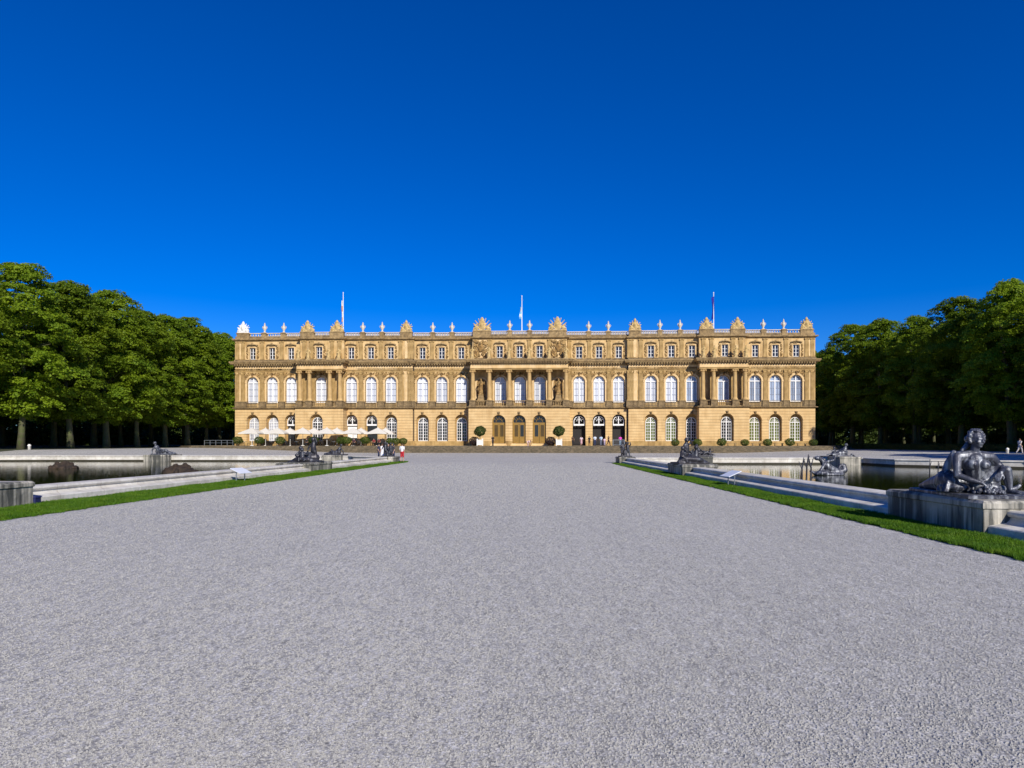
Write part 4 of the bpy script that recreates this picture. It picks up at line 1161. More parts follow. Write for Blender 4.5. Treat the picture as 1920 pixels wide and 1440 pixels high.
for me, nm in zip(NY, ('body', 'hair', 'drapery', 'fruit_heap', 'base_slab')): link(nm, me, M['bronze'], nl)
nl.scale = (.94, .94, .94)
# its counterpart on the other side, nearly all outside the picture
n2 = empty('reclining_statue', (-14.75, 14.35, .735), R(150), 'bronze statue base on the near end plinth beside the sunlit basin rim', 'statue', 'bronze statues around the basins')
for me, nm in zip(NY, ('body', 'hair', 'drapery', 'fruit_heap', 'base_slab')): link(nm, me, M['bronze'], n2)

# ------------------------------------------------------------------ smaller bronze groups
def child(m, base, k=1.0, rz=0.0, pose='stand'):
    E = Matrix.Rotation(rz, 3, 'Z'); b = Vector(base); P = lambda x, y, z: b + E @ Vector((x * k, y * k, z * k))
    def ch(pts, rad): m.chain([P(*p) for p in pts], [r * k for r in rad])
    if pose == 'stand':
        ch([(0, 0, .52), (0, -.02, .72), (0, 0, .9)], [.15, .14, .13]); ch([(0, 0, .95), (0, -.02, 1.02)], [.06, .06]); m.ell(P(0, -.03, 1.14), .125 * k)
        ch([(-.08, 0, .5), (-.1, -.05, .27), (-.1, 0, .04)], [.1, .08, .06]); ch([(.08, 0, .5), (.13, .03, .27), (.16, 0, .04)], [.1, .08, .06])
        ch([(-.14, 0, .88), (-.28, -.05, .72), (-.2, -.2, .6)], [.06, .055, .045]); ch([(.14, 0, .88), (.26, -.08, 1.0), (.2, -.1, 1.2)], [.06, .055, .045])
    elif pose == 'sit':
        ch([(0, 0, .15), (0, -.01, .38), (0, 0, .55)], [.17, .15, .13]); ch([(0, 0, .6), (0, -.02, .66)], [.06, .06]); m.ell(P(0, -.03, .79), .125 * k)
        ch([(-.08, -.02, .15), (-.15, -.25, .22), (-.14, -.32, .02)], [.1, .08, .055]); ch([(.08, -.02, .15), (.2, -.24, .16), (.24, -.4, .05)], [.1, .08, .055])
        ch([(-.14, 0, .52), (-.3, -.05, .35), (-.22, -.22, .28)], [.06, .055, .045]); ch([(.14, 0, .52), (.32, .02, .42), (.42, -.06, .6)], [.06, .055, .045])
    else:   # reclining along +x, upper body raised at -x
        ch([(.05, 0, .16), (-.18, 0, .32), (-.36, 0, .55)], [.19, .16, .16]); ch([(-.42, 0, .62), (-.45, -.02, .72)], [.065, .06]); m.ell(P(-.47, -.03, .86), .13 * k)
        ch([(.05, -.05, .15), (.42, -.08, .3), (.72, -.1, .1), (.9, -.1, .05)], [.15, .11, .075, .05]); ch([(.05, .06, .14), (.5, .1, .12), (.95, .08, .08), (1.1, .06, .05)], [.15, .11, .07, .05])
        ch([(-.42, -.12, .54), (-.62, -.16, .3), (-.62, -.2, .06)], [.07, .06, .05]); ch([(-.32, .1, .56), (-.1, -.2, .45), (.1, -.24, .34)], [.07, .06, .045])
        ch([(-.3, .1, .2), (.2, .15, .15), (.7, .15, .06)], [.2, .2, .1])
def group(name, loc, rz, label, fn, voxel=.03, mat=None, cat='statue', slab=(.9, .5)):
    m = MB(); fn(m)
    if slab: m.box(-slab[0], slab[0], -slab[1], slab[1], -.03, .07)
    me = remeshed(m, name, voxel, 1); o = link(name, me, mat or M['bronze_dark'])
    o.location = loc; o.rotation_euler = (0, 0, rz)
    return tag(o, label, cat, 'bronze statues around the basins')
def g_mid(m):
    child(m, (-.1, .2, .05), 1.05, .3, 'stand'); child(m, (.38, .0, .05), 1.0, -.5, 'sit'); child(m, (-.55, -.2, .05), .95, .8, 'sit')
    m.ell((.0, .1, .2), (.6, .45, .3)); m.chain([(-.8, -.3, .1), (-.45, -.4, .25), (.3, -.45, .2), (.8, -.3, .05)], [.1, .14, .14, .08]); child(m, (.1, .6, .1), 1.05, .1, 'sit')
def g_mid2(m):
    child(m, (-.35, 0, .05), 1.0, .4, 'sit'); child(m, (.45, .1, .05), 1.15, -.2, 'stand'); child(m, (-.05, -.35, .03), .9, .2, 'sit'); m.ell((.1, .2, .25), (.7, .4, .34))
    m.chain([(-.8, -.2, .06), (-.4, -.4, .16), (.4, -.45, .16), (.8, -.2, .06)], [.08, .14, .13, .07])
group('bronze_group', (8.45, 34.1, .62), R(15), 'tall dark bronze group of figures on the plinth midway along the shaded rim', g_mid, .03)
group('bronze_group', (-13.72, 39.0, .55), R(-10), 'dark bronze group of figures on the streaked plinth before the parasols', g_mid2, .03, None, 'statue', (.95, .5))
group('bronze_children', (7.8, 53.2, .57), R(10), 'two dark bronze children standing on the small corner plinth where the path widens', lambda m: (child(m, (-.22, 0, .03), 1.02, .3), child(m, (.25, .05, .03), .96, -.4), m.ell((0, .1, .3), (.2, .15, .35))), .03, None, 'statue', (.5, .35))
group('bronze_children', (-12.7, 56.7, .52), R(-10), 'two dark bronze children on the corner plinth next to the person in red shorts', lambda m: (child(m, (-.22, 0, .03), 1.0, -.2), child(m, (.25, .05, .03), .95, .4), m.ell((0, .1, .3), (.2, .15, .35))), .03, None, 'statue', (.5, .35))
group('reclining_bronze', (14.6, 54.3, .58), R(0), 'small reclining bronze figure on the far rim behind the tall bronze group', lambda m: (child(m, (-.1, 0, .05), 1.0, 0, 'recline'), child(m, (.6, .1, .05), .7, -.3, 'sit')), .03, None, 'statue', (.7, .4))
group('reclining_bronze', (25.9, 53.6, .60), R(180), 'reclining bronze with a cherub on the far pale plinth below the hedge', lambda m: (child(m, (.0, 0, .05), 1.05, 0, 'recline'), child(m, (.55, .1, .05), .8, .4, 'sit'), m.chain([(-.9, .1, .1), (-1.3, 0, -.1)], [.12, .05])), .03, M['bronze'], 'statue', (.75, .5))
group('reclining_bronze', (-19.3, 63.3, .52), R(180), 'low dark reclining bronze on the far rim of the sunlit basin below the terrace', lambda m: (child(m, (0, 0, .05), 1.05, 0, 'recline'), child(m, (.4, .2, .05), .6, 0, 'sit')), .03, None, 'statue', (1.1, .45))
group('reclining_bronze', (-36.6, 63.8, .56), R(0), 'grey sphinx like reclining bronze on the far rim in front of the tree trunks', lambda m: (child(m, (-.3, 0, .05), 1.25, 0, 'recline'),), .03, M['bronze'], 'statue', (1.1, .45))
# sea creature in the water
def g_sea(m):
    m.chain([(-.62, 0, .98), (-.5, 0, .9), (-.3, .02, .68), (-.05, 0, .42), (.25, 0, .26)], [.13, .12, .2, .23, .22])
    m.ell((-.72, -.02, .98), (.17, .14, .13)); m.chain([(-.3, -.1, .75), (.12, -.2, .88), (.2, -.22, 1.08)], [.09, .07, .05])
    m.chain([(-.35, -.1, .62), (-.6, -.18, .3), (-.8, -.2, .1)], [.1, .08, .06]); m.chain([(-.8, -.05, .12), (-1.1, 0, .26)], [.12, .05])
    m.chain([(.25, 0, .26), (.55, 0, .2), (.82, 0, .32), (.80, .05, .55), (.6, .05, .58), (.52, 0, .46)], [.22, .2, .17, .14, .1, .07])
    m.ell((0, 0, .08), (.85, .4, .16)); m.ell((-.45, -.1, .15), (.35, .3, .2))
p = gp(1556, 891, ZW)
group('fountain_bronze', (p[0], p[1], ZW - .03), R(0), 'bronze sea creature with a coiled tail rising from the pond water', g_sea, .032, M['bronze'], 'fountain figure', None)
m = MB(); q = gp(1512, 903, ZW); r_ = random.Random(2)
for x, h in ((-.22, 1.1), (.0, 1.25), (.20, 1.2)):
    m.chain([(x, 0, -.1), (x + .02, 0, h * .55), (x + r_.uniform(-.12, .12), .03, h)], [.045, .035, .02])
    m.chain([(x + .02, 0, h * .5), (x - .12, .02, h * .85)], [.03, .015]); m.chain([(x + .01, 0, h * .6), (x + .13, -.02, h * .95)], [.03, .015])
o = m.build('bronze_reeds', M['bronze_dark'], None, True); o.location = q; tag(o, 'clump of thin dark bronze reeds standing in the pond beside the sea creature', 'fountain figure')
m = MB(); q = gp(1750, 893, ZW)
for x, h in ((-.2, .9), (.25, .8)): m.chain([(x, 0, -.1), (x + .02, 0, h)], [.035, .02]); m.chain([(x, 0, h * .5), (x + .1, 0, h * .9)], [.02, .012])
o = m.build('bronze_reeds', M['bronze_dark'], None, True); o.location = q; tag(o, 'pair of dark bronze stalks in the water just behind the reclining woman', 'fountain figure')
# rock mounds in the other basin
def rocks(px, py, w, h, seed, label):
    m = MB(); r_ = random.Random(seed)
    for _ in range(90):
        a = r_.uniform(0, 6.28); q_ = math.sqrt(r_.random()); z = h * (1 - q_ ** 1.6) * r_.uniform(.2, 1)
        s = r_.uniform(.07, .17); m.ell((w * .5 * q_ * math.cos(a), w * .35 * q_ * math.sin(a), z), (s * r_.uniform(.8, 1.5), s, s * r_.uniform(.6, 1.1)), (r_.uniform(0, 3), r_.uniform(0, 3), 0), 6, 5)
    m.ell((0, 0, 0), (w * .46, w * .3, h * .7))
    me = remeshed(m, 'rock_mound', .04, 0); o = link('rock_mound', me, M['rock']); o.location = gp(px, py, ZW); tag(o, label, 'rock mound', 'rock mounds in the sunlit basin')
rocks(119, 878.5, 1.9, .50, 1, 'brown rock mound in the basin water, the one farther from the board')
rocks(338, 887, 2.0, .58, 2, 'brown rock mound in the basin water, the one nearer the information board')

# ------------------------------------------------------------------ information boards, box at the plinth
def board(px, pz, rz, label):
    x, y, _ = pz; b = empty('information_board', (x, y, 0), rz, label, 'sign', 'slanted information boards in the grass')
    m = MB()
    E = Matrix.Rotation(R(-32), 4, 'X') if False else None
    w, d, h0, h1 = .36, .27, .36, .58
    n_ = Vector((0, -(h1 - h0), 2 * d)).normalized() * .025
    c = [(-w, -d, h0), (w, -d, h0), (w, d, h1), (-w, d, h1)]
    m.add(c + [tuple(Vector(p) + Vector((0, n_.y, n_.z))) for p in c], [(3, 2, 1, 0), (4, 5, 6, 7), (0, 1, 5, 4), (1, 2, 6, 5), (2, 3, 7, 6), (3, 0, 4, 7)])
    m.build('panel', M['board_blue'], b)
    for s in (-1, 1):
        l = MB(); l.cap((s * .25, .03, -.1), (s * .25, .03, .46), .022, .022, 8); l.box(s * .25 - .06, s * .25 + .06, -.03, .09, -.02, .02); l.build('post', M['metal_grey'], b)
q = gp(1370, 911); board(0, q, R(-78), 'slanted information board with a blue glossy top beside the shaded basin rim')
q = gp(452, 903); board(0, q, R(72), 'slanted information board with a pale glossy top beside the sunlit basin rim')
q = gp(63, 947); m = MB()
m.box(-.10, .10, -.10, .10, 0, .2); m.add([(-.12, -.12, .2), (.12, -.12, .2), (.12, .12, .2), (-.12, .12, .2), (-.09, -.09, .25), (.09, -.09, .25), (.09, .09, .25), (-.09, .09, .25)], [(0, 1, 2, 3), (4, 5, 6, 7), (0, 1, 5, 4), (1, 2, 6, 5), (2, 3, 7, 6), (3, 0, 4, 7)])
o = m.build('floodlight_box', M['util_blue']); o.location = (q[0] - .05, q[1] + .1, 0); tag(o, 'small navy blue box on the grass against the end of the plinth', 'box')
# ------------------------------------------------------------------ trees
def crown_mesh(seed, z0, z1, rad, nclump, per, leaf=(.26, .46)):
    rng = np.random.default_rng(seed); P, Nn = [], []
    lump = rng.uniform(0, 6.28, 4)
    for k in range(nclump):
        t = ((k + .5) / nclump) ** .9
        env = min(1, (t / .22) ** .55) * math.sqrt(max(.02, 1 - max(0, (t - .22) / .78) ** 2.0))
        a = k * 2.39996 + rng.normal(0, .25)
        rr = rad * env * (1 + .13 * math.sin(2 * a + lump[0]) + .10 * math.sin(3 * a + lump[1] + 5 * t)) * (rng.uniform(.78, 1.02) if rng.random() < .66 else rng.uniform(.15, .75))
        c = np.array([rr * math.cos(a), rr * math.sin(a), z0 + (z1 - z0) * t * .95])
        s = rng.uniform(.8, 1.75) * (rad / 5.4) * (1 - .25 * t)
        n = int(per * s * s / 2.0); nt_ = 15
        tw = rng.normal(size=(nt_, 3)); tw /= np.linalg.norm(tw, axis=1, keepdims=True)
        d = tw[rng.integers(0, nt_, n)] + rng.normal(0, .24, (n, 3)); d /= np.linalg.norm(d, axis=1, keepdims=True)
        d[:, 2] = np.where(d[:, 2] < -.25, -d[:, 2], d[:, 2])
        q = s * rng.uniform(.62, 1.06, n)[:, None]
        outw = np.array([math.cos(a), math.sin(a), 0])
        off = d * q * np.array([1.12, 1.12, .70])
        off[:, 2] -= .22 * (off @ outw).clip(0) * (1 - t)            # fans hang outwards
        P.append(c + off); Nn.append(d * .55 + np.array([0, 0, .62]) + outw * .22 + rng.normal(0, .5, (n, 3)))
    P = np.concatenate(P); Nn = np.concatenate(Nn)
    V = leaves(P, Nn, rng.uniform(leaf[0], leaf[1], len(P)), rng)
    me = np_mesh('crown', V, 4); me.materials.append(M['leaf']); return me
def trunk_mesh(seed, h, rad, z0, z1, r):
    rng = random.Random(seed); m = MB(); pts, rr = [], []
    bx, by = rng.uniform(-1.6, 1.6), rng.uniform(-1.2, 1.2)
    for k in range(9):
        t = k / 8; pts.append((bx * (t + t * t) * .5 + .08 * math.sin(t * 7 + seed), by * (t + t * t) * .5 + .08 * math.cos(t * 6), -.4 + (h * .82) * t)); rr.append(r * (1.35 if k == 0 else 1) * (1 - .8 * t) + .05)
    m.tube(pts, rr, 9)
    for k in range(14):
        t = rng.uniform(.26, .8); a = k * 2.4; i = int(t * 8); p = Vector(pts[i]); L_ = rad * (.85 - .5 * (t - .26))
        e = p + Vector((math.cos(a) * L_, math.sin(a) * L_, L_ * rng.uniform(.25, .8))); mid = (p + e) / 2 + Vector((0, 0, .35))
        m.tube([p, mid, e], [r * .34 * (1 - .5 * t), r * .22 * (1 - .5 * t), .025], 5)
    me = m.mesh('trunk', True); me.materials.append(M['bark']); return me
VAR = []
for s in range(6):
    h = 23.6 + .5 * (s % 3); VAR.append((crown_mesh(40 + s, 3.9 + .4 * (s % 2), h, 5.6 + .3 * (s % 3), 180, 440, (.19, .36)), trunk_mesh(s, h, 5.4, 5, h, .34 + .05 * (s % 3))))
BACK = [(crown_mesh(80 + s, 3.2, 23.0, 6.0, 70, 210, (.4, .7)), trunk_mesh(20 + s, 23, 5, 5, 23, .33)) for s in range(3)]
def tree(x, y, z, k, rz, s, label, group, back=False):
    cr, tr = (BACK if back else VAR)[k % (3 if back else 6)]
    t = empty('linden_tree', (x, y, z), rz, label, 'tree', group); t.scale = (s, s, s)
    link('crown', cr, None, t); link('trunk', tr, None, t)
ORD = ['first', 'second', 'third', 'fourth', 'fifth', 'sixth', 'seventh', 'eighth', 'ninth', 'tenth', 'eleventh', 'twelfth']
r_ = random.Random(4)
def gz(x, y): return (zl(x, y) + .02 + .012 * (-62 - x) * sm((y - 60) / 15)) if x < 0 else (zr_(x, y) + .02 + .012 * (x - 62))
# front row on the side of the sunlit basin: the trunks seen in the photograph
lf = [(40, 81.0, 1.02), (131, 90.2, .985), (201, 98.3, 1.0), (258, 106.2, 1.0), (311, 114.2, 1.0), (352, 122, 1.02), (385, 130, 1.0), (410, 138.5, 1.03), (432, 147, 1.02)]
for i, (px, Y, s) in enumerate(lf):
    x = (px - CX) * Y / F
    tree(x, Y, gz(x, Y), i, r_.uniform(0, 6.28), s, f'sunlit tree, its mossy trunk {ORD[i]} from the photo edge toward the cafe terrace', 'front row of sunlit trees')
tree(-66.5, 72.5, gz(-66.5, 72.5), 4, 1.0, 1.02, 'sunlit leafy tree at the photo edge before the first mossy trunk of the row', 'front row of sunlit trees')
for i in range(8):
    x, y = -75 + r_.uniform(-1, 1), 80 + 9.5 * i + r_.uniform(-1.5, 1.5)
    tree(x, y, gz(x, y), i + 2, r_.uniform(0, 6.28), 1.0 + r_.uniform(-.04, .06), 'leafy tree standing behind the sunlit front row of trees', 'trees behind the sunlit front row')
for i in range(7):
    x, y = -85 + r_.uniform(-1.5, 1.5), 84 + 11 * i + r_.uniform(-1.5, 1.5)
    tree(x, y, gz(x, y), i, r_.uniform(0, 6.28), 1.02, 'leafy tree standing behind the sunlit front row of trees', 'trees behind the sunlit front row', True)
for i in range(6):
    x, y = -68 + r_.uniform(-.8, .8), 64.5 - 8.4 * i
    tree(x, y, .3, i + 2, r_.uniform(0, 6.28), 1.0, 'sunlit tree of the front row, before the photo edge', 'front row of sunlit trees outside the picture')
# shaded side
rf = [(1896, 88, .985), (1800, 98, .965), (1717, 109.5, .985), (1652, 120.5, 1.035), (1598, 132, 1.055), (1556, 143.5, .94), (1524, 155, .98)]
for i, (px, Y, s) in enumerate(rf):
    x = (px - CX) * Y / F
    tree(x, Y, gz(x, Y), i + 1, r_.uniform(0, 6.28), s, f'shaded tree behind the hedge, {ORD[i]} from the reclining woman toward the palace', 'front row of shaded trees')
for i in range(4):
    x, y = 66.5 + r_.uniform(-1, 1), 78 - 9 * i
    tree(x, y, gz(x, y), i + 3, r_.uniform(0, 6.28), .93, 'shaded tree of the row beyond the reclining woman, outside the picture', 'front row of shaded trees outside the picture')
for i in range(9):
    x, y = 76 + r_.uniform(-1, 1), 66 + 10 * i
    tree(x, y, gz(x, y), i, r_.uniform(0, 6.28), .93, 'leafy tree standing behind the shaded front row of trees', 'trees behind the shaded front row')
for i in range(8):
    x, y = 87 + r_.uniform(-1, 1), 72 + 11 * i
    tree(x, y, gz(x, y), i, r_.uniform(0, 6.28), .93, 'leafy tree standing behind the shaded front row of trees', 'trees behind the shaded front row', True)
for i in range(8):
    x, y = 71 + r_.uniform(-.6, .6), 84 + 10.8 * i
    tree(x, y, gz(x, y), i + 4, r_.uniform(0, 6.28), .92, 'leafy tree standing behind the shaded front row of trees', 'trees behind the shaded front row')
for i in range(3):
    x, y = 57.5, 24 + 9.5 * i
    tree(x, y, .3, i + 1, r_.uniform(0, 6.28), .92, 'shaded tree of the row beyond the reclining woman, outside the picture', 'front row of shaded trees outside the picture')
# undergrowth closing the wood
def thicket(x0, x1, y0, y1, h, n, seed):
    rng = np.random.default_rng(seed); x = rng.uniform(x0, x1, n); y = rng.uniform(y0, y1, n)
    top = h * (.6 + .4 * np.sin(y * .5 + x * .3) * np.sin(y * .17)); z = .2 + rng.random(n) ** 1.2 * np.maximum(top, 2)
    P = np.stack([x, y, z], 1); V = leaves(P, rng.normal(size=(n, 3)) + np.array([0, 0, .5]), rng.uniform(.5, 1.0, n), rng)
    me = np_mesh('undergrowth', V, 4); tag(link('undergrowth', me, M['leaf_dark']), kind='stuff')
thicket(-102, -92, 66, 190, 12, 60000, 1); thicket(95, 105, 56, 190, 12, 60000, 2)
thicket(-100, -40, 168, 182, 14, 30000, 3); thicket(45, 100, 166, 180, 14, 30000, 4)
# clipped hedge
def box_hedge(x0, y0, x1, y1, w, z0, z1, n, seed):
    rng = np.random.default_rng(seed); L_ = math.hypot(x1 - x0, y1 - y0); d = np.array([(x1 - x0) / L_, (y1 - y0) / L_]); q = np.array([-d[1], d[0]])
    s = rng.random(n) * L_; t = rng.uniform(-w / 2, w / 2, n); z = rng.uniform(0, z1 - z0, n); f = rng.integers(0, 4, n)
    t = np.where(f == 0, -w / 2, np.where(f == 1, w / 2, t)); z = np.where(f >= 2, (z1 - z0), z); z += rng.normal(0, .025, n); t += rng.normal(0, .03, n)
    P = np.stack([x0 + d[0] * s + q[0] * t, y0 + d[1] * s + q[1] * t, z0 + z], 1)
    return np_mesh('hedge', leaves(P, rng.normal(size=(n, 3)) + np.array([0, 0, .3]), rng.uniform(.07, .14, n), rng), 4)
me = box_hedge(62.4, 70, 60.6, 122, 1.0, .3, 1.5, 42000, 4)
o = link('hedge', me, M['leaf_dark']); tag(o, 'low clipped hedge with a straight top in front of the shaded trunks', 'hedge')
m = MB(); m.add([(62.0, 70, .3), (62.8, 70, .3), (61.0, 122, .3), (60.2, 122, .3), (62.0, 70, 1.4), (62.8, 70, 1.4), (61.0, 122, 1.4), (60.2, 122, 1.4)], [(4, 5, 6, 7), (0, 1, 5, 4), (1, 2, 6, 5), (2, 3, 7, 6), (3, 0, 4, 7)])
m.build('hedge_core', M['leaf_dark'], o)

# ------------------------------------------------------------------ shrubs and tubs on the terrace
def ball_mesh(r, n, seed, mat, name='foliage', zs=1.0, leaf=(.07, .14)):
    rng = np.random.default_rng(seed); d = rng.normal(size=(n, 3)); d /= np.linalg.norm(d, axis=1, keepdims=True)
    q = r * rng.uniform(.8, 1.05, n) * (1 + .1 * np.sin(d[:, 0] * 5 + seed) * np.sin(d[:, 2] * 4))
    P = d * q[:, None] * np.array([1, 1, zs]); V = leaves(P, d + rng.normal(0, .5, (n, 3)), rng.uniform(leaf[0], leaf[1], n), rng)
    me = np_mesh(name, V, 4); me.materials.append(mat); return me
SHR = [ball_mesh(.88, 2600, s, M['leaf_shrub'], 'foliage', .82) for s in range(3)]
m = MB(); m.lathe((0, 0, 0), [(.26, 0), (.36, .34), (.4, .36), (.4, .42), (.3, .42)], 12); POT = m.mesh('pot', True); POT.materials.append(M['dark_stone'])
m = MB(); m.cap((0, 0, .3), (0, 0, .9), .05, .04); STEM = m.mesh('stem'); STEM.materials.append(M['bark'])
def shrub(px, v, k, s, label, grp, zf=1.0):
    t = empty('potted_shrub', TP(px, v), k, label, 'shrub', grp); t.scale = (s, s, s)
    f = link('foliage', SHR[k % 3], None, t); f.location = (0, 0, zf); link('pot', POT, None, t); link('stem', STEM, None, t)
lsh = [446, 486, 525, 588, 640, 650, 685, 731, 743, 756]
nm = ['at the railing end of the terrace', 'under the parasol nearest the railing', 'between the two parasols nearest the railing', 'behind the bronze group, below the middle parasols', 'first of the touching pair right of the bronze group', 'second of the touching pair right of the bronze group', 'left of the seated guests under the last parasols', 'first of the three touching shrubs by the last parasols', 'middle of the three touching shrubs by the last parasols', 'last of the three touching, clear of the parasols']
for k, px in enumerate(lsh): shrub(px, VT + 1.1, k, .95 if k < 7 else .8, 'round cafe terrace shrub, ' + nm[k], 'round shrubs along the cafe terrace')
rsh = [1266, 1308, 1353, 1396.5, 1439, 1481, 1524.6]
nm = ['beside the tall bronze group', 'just right of the tall bronze group', 'before the portico window', 'just past the portico', 'between two of the end windows', 'below the last but one window', 'at the palace corner by the trees']
for k, px in enumerate(rsh): shrub(px, VT + .25, k + 1, .80 + .05 * (k % 3), 'round green shrub on the bare terrace, ' + nm[k], 'round shrubs along the bare terrace', .70)
LOL = ball_mesh(1.0, 4200, 9, M['leaf_dark'], 'foliage', .88, (.08, .16))
m = MB()
m.box(-.48, .48, -.48, .48, .1, 1.05)
for sx in (-1, 1):
    for sy in (-1, 1): m.box(sx * .46 - .07, sx * .46 + .07, sy * .46 - .07, sy * .46 + .07, 0, 1.16); m.ell((sx * .46, sy * .46, 1.2), .07, None, 8, 6)
m.box(-.54, .54, -.54, .54, 1.0, 1.08); m.box(-.54, .54, -.54, .54, .14, .24)
BOX = m.mesh('planter_box'); BOX.materials.append(M['box_white'])
m = MB(); m.cap((0, 0, .9), (0, .02, 1.9), .07, .05); LST = m.mesh('trunk', True); LST.materials.append(M['bark'])
PUR = ball_mesh(.95, 2600, 13, M['leaf_purple'], 'foliage', .8)
for px, lab, px2, lab2 in ((900, 'round topped tree in a white box tub nearer the cafe', 890, 'low dark purple shrub beside the white tub nearer the cafe'),
                           (1048, 'round topped tree in a white box tub nearer the visitor entrance', 1033, 'low dark purple shrub beside the white tub nearer the visitor entrance')):
    t = empty('tub_tree', TP(px, VT + .8), 0, lab, 'potted tree', 'clipped trees in white tubs')
    f = link('foliage', LOL, None, t); f.location = (0, 0, 2.55); link('planter_box', BOX, None, t); link('trunk', LST, None, t)
    t = empty('purple_shrub', TP(px2, VT + 1.9), 0, lab2, 'shrub', 'purple shrubs beside the white tubs')
    f = link('foliage', PUR, None, t); f.location = (0, 0, .82); link('pot', POT, None, t)

# ------------------------------------------------------------------ parasols, tables, chairs
def parasol_mesh():
    m = MB(); w, zb, zt_ = 1.75, 2.22, 3.2; c = [(-w, -w), (w, -w), (w, w), (-w, w)]
    top = (0, 0, zt_)
    for i in range(4):
        a, b = c[i], c[(i + 1) % 4]; mx, my = (a[0] + b[0]) / 2 * .97, (a[1] + b[1]) / 2 * .97
        m.add([(a[0], a[1], zb), (mx, my, zb + .07), top], [(0, 1, 2)]); m.add([(mx, my, zb + .07), (b[0], b[1], zb), top], [(0, 1, 2)])
        m.add([(a[0], a[1], zb), (mx, my, zb + .07), (mx, my, zb - .1), (a[0], a[1], zb - .17)], [(0, 1, 2, 3)]); m.add([(mx, my, zb + .07), (b[0], b[1], zb), (b[0], b[1], zb - .17), (mx, my, zb - .1)], [(0, 1, 2, 3)])
    me = m.mesh('canopy'); me.materials.append(M['canvas'])
    p = MB(); p.lathe((0, 0, 0), [(.34, 0), (.34, .08), (.04, .1), (.035, 3.15), (.05, 3.2), (.05, 3.3), (.01, 3.34)], 10)
    for a, b in c:
        p.tube([(0, 0, 2.5), (a * .97, b * .97, zb + .0)], .015, 4)
    pe = p.mesh('pole'); pe.materials.append(M['pole_white']); return me, pe
CAN, PPO = parasol_mesh()
fpx = [472.4, 520.5, 567.8, 613, 662, 708.4]; bpx = [498, 544, 589, 632, 677, 723]
for row, (pp, v) in enumerate(((fpx, VT + 1.9), (bpx, VT + 4.4))):
    for i, px in enumerate(pp):
        vv = v if row == 0 or not (548 < px < 652) else VP - 1.95
        t = empty('parasol', TP(px, vv), .05 * (i % 3), f'square cream parasol, {ORD[i]} of the ' + ('front' if row == 0 else 'rear') + ' row counted from the railing', 'parasol', 'parasols on the cafe terrace')
        t.scale = (.98, .98, 1) if row == 0 else (.86, .86, 1.0)
        link('canopy', CAN, None, t); link('pole', PPO, None, t)
m = MB(); m.lathe((0, 0, 0), [(.42, .70), (.42, .735), (.38, .745)], 14); TT = m.mesh('table_top'); TT.materials.append(M['metal_grey'])
m = MB(); m.lathe((0, 0, 0), [(.26, 0), (.25, .03), (.035, .05), (.035, .70)], 10); TG = m.mesh('pedestal_leg'); TG.materials.append(M['dark_metal'])
m = MB(); m.box(-.22, .22, -.22, .22, .42, .47); CS = m.mesh('seat'); CS.materials.append(M['dark_metal'])
m = MB()
for k in range(5): m.box(-.2 + .1 * k - .018, -.2 + .1 * k + .018, .2, .23, .47, .86)
m.box(-.23, .23, .19, .24, .84, .9); CB = m.mesh('backrest'); CB.materials.append(M['dark_metal'])
m = MB(); m.cap((0, 0, 0), (0, 0, .42), .018, .02, 6); CL = m.mesh('leg'); CL.materials.append(M['dark_metal'])
def chair(x, y, rz, lab):
    t = empty('cafe_chair', (x, y, 1.2), rz, lab, 'chair', 'chairs on the cafe terrace'); link('seat', CS, None, t); link('backrest', CB, None, t)
    for sx in (-1, 1):
        for sy in (-1, 1): l = link('leg', CL, None, t); l.location = (sx * .19, sy * .19, 0)
tpx = [458, 484, 508, 533, 556, 601, 626, 672, 698, 716]
for i, px in enumerate(tpx):
    x, y, _ = TP(px, VT + 2.4 + .5 * (i % 2))
    t = empty('cafe_table', (x, y, 1.2), 0, 'small round table under the cream parasols', 'table', 'tables on the cafe terrace'); link('table_top', TT, None, t); link('pedestal_leg', TG, None, t)
    for k, a in enumerate((.3, 2.3, 4.3)):
        a += i; chair(x + .75 * math.cos(a), y + .75 * math.sin(a), a - math.pi / 2, 'dark slatted chair at a round table under the cream parasols')
# railing at the end of the terrace
r0_ = TP(383, VT + .6); r1_ = TP(437, VT + .3); t = empty('railing', r0_, math.atan2(r1_[1] - r0_[1], r1_[0] - r0_[0]), 'low grey metal railing at the end of the cafe terrace by the trees', 'railing')
L_ = math.hypot(r1_[0] - r0_[0], r1_[1] - r0_[1])
m = MB(); m.box(0, L_, -.03, .03, .92, .98); m.box(0, L_, -.02, .02, .5, .54); m.build('rail', M['metal_grey'], t)
for k in range(6):
    m = MB(); x = .03 + (L_ - .06) * k / 5; m.box(x - .03, x + .03, -.031, .031, 0, .919); m.build('post', M['metal_grey'], t)
# barrier at the entrance
x, y, _ = TP(1160, VT + 1.6); t = empty('barrier', (x, y, 1.2), .1, 'grey metal barrier before the rightmost open entrance', 'barrier')
m = MB(); m.box(-1.0, 1.0, -.02, .02, 1.0, 1.05); m.box(-1.0, 1.0, -.02, .02, .15, .19); m.build('rail', M['metal_grey'], t)
m = MB()
for k in range(11): m.cap((-.95 + .19 * k, 0, .17), (-.95 + .19 * k, 0, 1.0), .012, .012, 6)
m.build('bar', M['metal_grey'], t)
for s in (-1, 1): m = MB(); m.box(s * 1.0 - .03, s * 1.0 + .03, -.03, .03, 0, 1.08); m.box(s * 1.0 - .04, s * 1.0 + .04, -.25, .25, 0, .04); m.build('post', M['metal_grey'], t)
